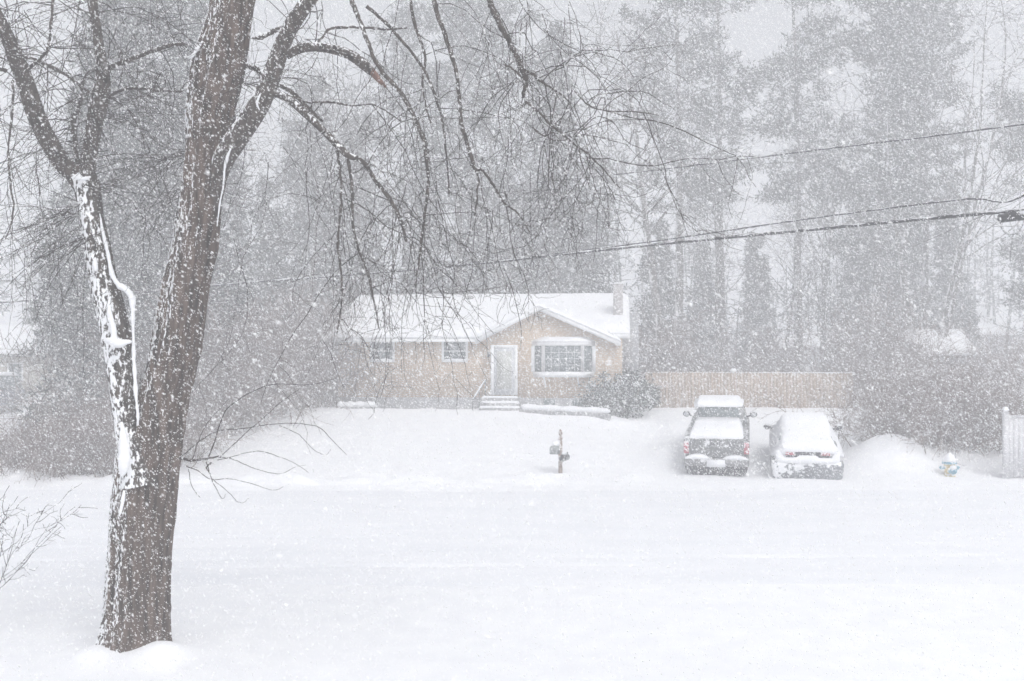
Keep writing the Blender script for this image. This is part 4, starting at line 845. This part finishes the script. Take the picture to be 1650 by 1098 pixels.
put(bA, PX(1250, 55), 55, 'slender bare tree just left of the straight tall pine', .6, 3.2)
put(bB, PX(1345, 52), 52, 'small bare tree of several stems behind the sedan roof', .5, 4.2)
put(bA, PX(620, 47), 47, 'bare tree behind the leftmost roof part of the brick house', .85, 1)
put(bB, PX(855, 47), 47, 'bare multi stemmed tree behind the roof apex of the front gable', .75, 3)
put(bA, PX(465, 45), 45, 'bare tree left of the brick house over the lawn edge', .75, 4)
put(bA, PX(300, 33), 33, 'bare tree close behind the maple trunk among the brush', .7, 5)
for px, Y, k, lab in ((1062, 53, .62, 'young spruce behind the far left end of the tan fence'), (1215, 60, .62, 'small faint spruce in the gap left of the straight tall pine'), (1385, 57, .80, 'mid height spruce at the foot of the broad pine'), (1430, 58, .62, 'dark mid height spruce behind the bare bush on the snowbank'), (1475, 56, .7, 'spruce just left of the snowy shed roof'), (760, 58, .8, 'spruce low behind the roof above the door of the brick house'), (690, 56, .85, 'spruce low behind the middle of the left roof slope'), (845, 60, .75, 'faint spruce low behind the roof apex of the front gable'), (960, 50, .62, 'spruce low behind the chimney base at its left')):
    put(sB, PX(px, Y), Y, lab, k*(1.15 if px > 1000 else 1), px, sz=k)
# far woods: one soft mass of distant trunks and boughs
def far_woods():
    global R; R0 = R; R = np.random.default_rng(5)
    m = MB(); n = 300; x = R.uniform(-62, 62, n); y = R.uniform(68, 92, n); z = hh(x, y)
    H = R.uniform(9, 17, n)*(.85+.3*np.sin(x*.16+1)); b = np.stack([x, y, z-.3], -1); c = grow(b, np.tile([0, 0, 1.], (n, 1))+R.normal(0, .03, (n, 3)), H, 10, .03, (0, 0, 1), .05)
    m.tubes(c, taper(n, 10, R.uniform(.08, .2, n), .03), 5)
    p, d, t = pick(c, n*26, .12, 1, .95); d[:, 2] = np.abs(d[:, 2])*.3; c1 = grow(p, d, R.uniform(.8, 2.6, len(p)), 5, .2, (0, 0, 1), .05); m.tubes(c1, taper(len(p), 5, .035, .012), 3)
    q, d, t = pick(c1, 15000, .3, 1, .5); blades(m, q, d, 3, .7, .12)
    R = R0; o = m.build('far_woods', M['needle']); tag(o, 'pale mass of distant woods fading into the snowfall behind everything', 'woods', kind='stuff')
far_woods()
# brush
GH = 'bare shrubs along the left side of the street'
h1 = thing_tree('bare_shrub', brush_mesh(41, 2.6, 3.6, 90, 1500, 2600, .013), M['brush'], M['brush'], PX(20, 29), 29.2, 'low reddish bare shrub at the left edge beyond the street', 'shrub', GH, ('stems', 'twigs'), .62)
put(h1, PX(95, 29.2), 29.6, 'reddish bare shrub in front of the snow buried car', .68, 1.9)
put(h1, PX(160, 29.2), 29.8, 'reddish bare shrub touching the left edge of the maple trunk', .85, 3.6)
put(h1, PX(158, 32), 32.5, 'bare shrub behind the row of street side shrubs, left of the maple', .95, .7)
put(h1, PX(225, 31), 31.5, 'bare shrub hidden mostly by the base of the maple trunk', 1.0, 2.7)
GU = 'bare brush between the maple and the brick house'
u1 = thing_tree('bare_shrub', brush_mesh(42, 4.6, 4.2, 70, 1500, 2600, .016), M['brush'], M['brush'], PX(335, 36), 36.5, 'tall tangled brush just right of the maple trunk', 'shrub', GU, ('stems', 'twigs'))
put(u1, PX(400, 38), 38.5, 'tall tangled brush at the upper left edge of the lawn', 1.0, 1.5)
put(u1, PX(460, 40), 41, 'tall tangled brush between the lawn and the left end of the brick house', 1.05, 3)
put(u1, PX(525, 43), 43.5, 'tall tangled brush against the left end of the brick house', 1.0, 4.5)
put(u1, PX(270, 36), 37, 'tall tangled brush directly behind the maple trunk', 1.0, 5.5)
put(u1, PX(200, 38), 38.5, 'tall tangled brush seen between the two maple stems', 1.1, .4)
put(u1, PX(168, 36), 36, 'tall tangled brush right of the snow buried car', .75, 2.4)
put(u1, PX(1085, 47), 47, 'brush showing over the left part of the fence', .9, 1)
put(u1, PX(1390, 45), 45, 'brush showing over the right end of the fence', 1.05, 2)
put(u1, PX(1436, 43), 43, 'tall brush between the fence end and the shed', .72, 3.3)
put(u1, PX(1612, 43), 43, 'tall brush right of the snowy shed roof', .75, 4.4)
put(u1, PX(1240, 50), 50, 'brush in front of the faint grey house behind the fence', .8, 4)
GR = 'bare bushes on the snowbank by the hydrant'
r1_ = thing_tree('bare_bush', brush_mesh(43, 2.9, 4.2, 110, 1900, 3400, .014), M['brush'], M['brush'], PX(1520, 32.5), 32.6, 'dense round bare bush directly behind the fire hydrant', 'bush', GR, ('stems', 'twigs'))
put(r1_, PX(1460, 34), 34, 'dense bare bush on the snowbank right of the sedan', .78, 2)
put(r1_, PX(1572, 33), 33, 'dense bare bush between the hydrant and the white vinyl fence', .78, 4)
put(r1_, PX(1530, 36), 36, 'dense bare bush below the shed at the back of the thicket', .72, 5)
# evergreen shrub at the house corner
def shrub(seed, H, W_):
    global R; R0 = R; R = np.random.default_rng(seed); T = MB(); Cm = MB(); n = 60
    d = R.normal(0, .5, (n, 3)); d[:, 2] = 1; c = grow(np.zeros((n, 3)), d, R.uniform(.5, 1, n)*H, 8, .12, (0, 0, 1), .0); T.tubes(c, taper(n, 8, .03, .01), 4)
    p, d, t = pick(c, 1900, .15, 1, .8); blades(Cm, p+R.normal(0, .12, p.shape), d, 5, .3, .07); R = R0; return T, Cm
eg = thing_tree('evergreen_shrub', shrub(51, 2.6, 2), M['brush'], M['evergreen'], PX(1012, 39.2), 39.2, 'snow dusted evergreen shrub at the right front corner of the brick house', 'shrub', 'evergreen shrubs by the brick house', ('stems', 'foliage'), .85)
put(eg, PX(985, 38.9), 38.9, 'smaller evergreen shrub under the right end of the front gable', .55, 1)
put(eg, PX(1036, 41.5), 41.5, 'evergreen shrub at the left end of the wooden fence', .5, 2)
# twiggy shrub at the lower left
nb = thing_tree('bare_shrub', bare_mesh(61, 1.75, 5, .28, (.22, 0), 11, 40, 60, .009, .3), M['twig'], M['twig'], -5.15, 9.6, 'small bare twiggy shrub cut by the left edge in the near yard', 'shrub', None, ('stems', 'twigs'))
nb.location = (PX(-55, 13), 13, .02); nb.scale = (1.2,)*3
for ch_ in nb.children:
    if ch_.name.startswith('twigs'): ch_['kind'] = 'stuff'

# ================================================================== FALLING SNOW
def flakes():
    r = np.random.default_rng(99)
    def sample(n, d0, d1, pw):
        d = (d0**pw+(d1**pw-d0**pw)*r.random(n))**(1/pw)
        x = r.uniform(-.68, .68, n)*d; z = CH+r.uniform(-.42, .50, n)*d
        k = z > hh(x, d)+.05; return np.stack([x, d, z], -1)[k]
    sets = [(sample(150000, 3.5, 11.3, 2.2), .0020, .0041), (sample(330000, 10.5, 28, 2.0), .0033, .0067), (sample(620000, 24, 46, 2.0), .0058, .0108), (sample(700, 1.5, 3.8, 2.0), .002, .0035)]
    V = []; Fc = []; base = 0
    for p, s0, s1 in sets:
        n = len(p); s_ = s0*np.exp(r.random(n)**2*np.log(s1/s0)*1.25); st_ = r.uniform(1.2, 2.8, n)
        ax = norm(np.array([.62, -.1, -.62])+r.normal(0, .28, (n, 3))); a = norm(np.cross(ax, r.normal(0, 1, (n, 3)))); b = np.cross(ax, a)
        an = [0, 2.094, 4.189]
        rg = [p+(a*math.cos(q)+b*math.sin(q))*s_[:, None] for q in an]
        v = np.stack([p+ax*(s_*st_)[:, None]]+rg+[p-ax*(s_*st_)[:, None]], 1).reshape(-1, 3)
        i = np.arange(n)*5+base
        for k in range(3):
            k2 = (k+1) % 3
            Fc.append(np.stack([i, i+1+k, i+1+k2], -1)); Fc.append(np.stack([i+4, i+1+k2, i+1+k], -1))
        V.append(v); base += n*5
    m = MB(); m.v = [np.concatenate(V).astype(np.float32)]; m.f = [np.concatenate(Fc)]; m.n = base
    o = m.build('falling_snow', M['flake']); tag(o, 'wind driven snowflakes filling the air over the whole scene', 'snowflakes', kind='stuff')
flakes()

# ================================================================== HAZE
def haze():
    m = MB(); m.box(-335, 335, -75, 355, -1.6, 32); mt = bpy.data.materials.new('haze'); mt.use_nodes = True; nt = mt.node_tree; nt.nodes.clear()
    o = node(nt, 'ShaderNodeOutputMaterial'); v = node(nt, 'ShaderNodeVolumePrincipled'); v.inputs['Color'].default_value = (.955, .967, 1, 1); v.inputs['Density'].default_value = HAZE; v.inputs['Anisotropy'].default_value = 0.0
    nt.links.new(v.outputs[0], o.inputs['Volume']); ob = m.build('haze', mt); tag(ob, 'pale snowy air over the whole place', 'haze', kind='stuff')
HAZE = .0125
haze()

# ================================================================== LIGHT, SKY, CAMERA
SE, SR = math.radians(50), math.radians(150)
w = bpy.data.worlds.new('World'); sc.world = w; w.use_nodes = True; nt = w.node_tree; bg = nt.nodes['Background']
sk_ = node(nt, 'ShaderNodeTexSky'); sk_.sky_type = 'NISHITA'; sk_.sun_disc = False; sk_.sun_elevation = SE; sk_.sun_rotation = SR; sk_.air_density = 1.0; sk_.dust_density = 6.0; sk_.ozone_density = 1.0
hs = node(nt, 'ShaderNodeHueSaturation'); hs.inputs['Saturation'].default_value = .14
nt.links.new(sk_.outputs[0], hs.inputs['Color']); nt.links.new(hs.outputs[0], bg.inputs[0]); bg.inputs[1].default_value = .13
sd = bpy.data.lights.new('sun', 'SUN'); sd.energy = .5; sd.angle = math.radians(25); sd.color = (1, .985, .96); so = bpy.data.objects.new('sun', sd); C.objects.link(so)
so.rotation_euler = (math.radians(40), 0, math.radians(-150)+math.pi)
cam = bpy.data.cameras.new('camera'); co = bpy.data.objects.new('camera', cam); C.objects.link(co); co.location = (0, 0, CH); co.rotation_euler = (math.radians(90), 0, 0)
cam.sensor_width = 36; cam.lens = 36*F/1650; cam.shift_y = 37/1650; cam.clip_end = 1000; cam.clip_start = .1
cam.dof.use_dof = True; cam.dof.focus_distance = 24; cam.dof.aperture_fstop = 4.0
sc.camera = co
sc.view_settings.view_transform = 'Standard'; sc.view_settings.look = 'None'; sc.view_settings.gamma = 1; sc.view_settings.exposure = EXPO if 'EXPO' in globals() else 0.53
cy = sc.cycles; cy.max_bounces = 6; cy.diffuse_bounces = 3; cy.glossy_bounces = 2; cy.transmission_bounces = 3; cy.volume_bounces = 2; cy.transparent_max_bounces = 4
cy.use_denoising = True; cy.denoising_input_passes = 'RGB_ALBEDO_NORMAL'; cy.denoising_prefilter = 'ACCURATE'; cy.use_adaptive_sampling = False
try: cy.denoiser = 'OPENIMAGEDENOISE'
except Exception: pass
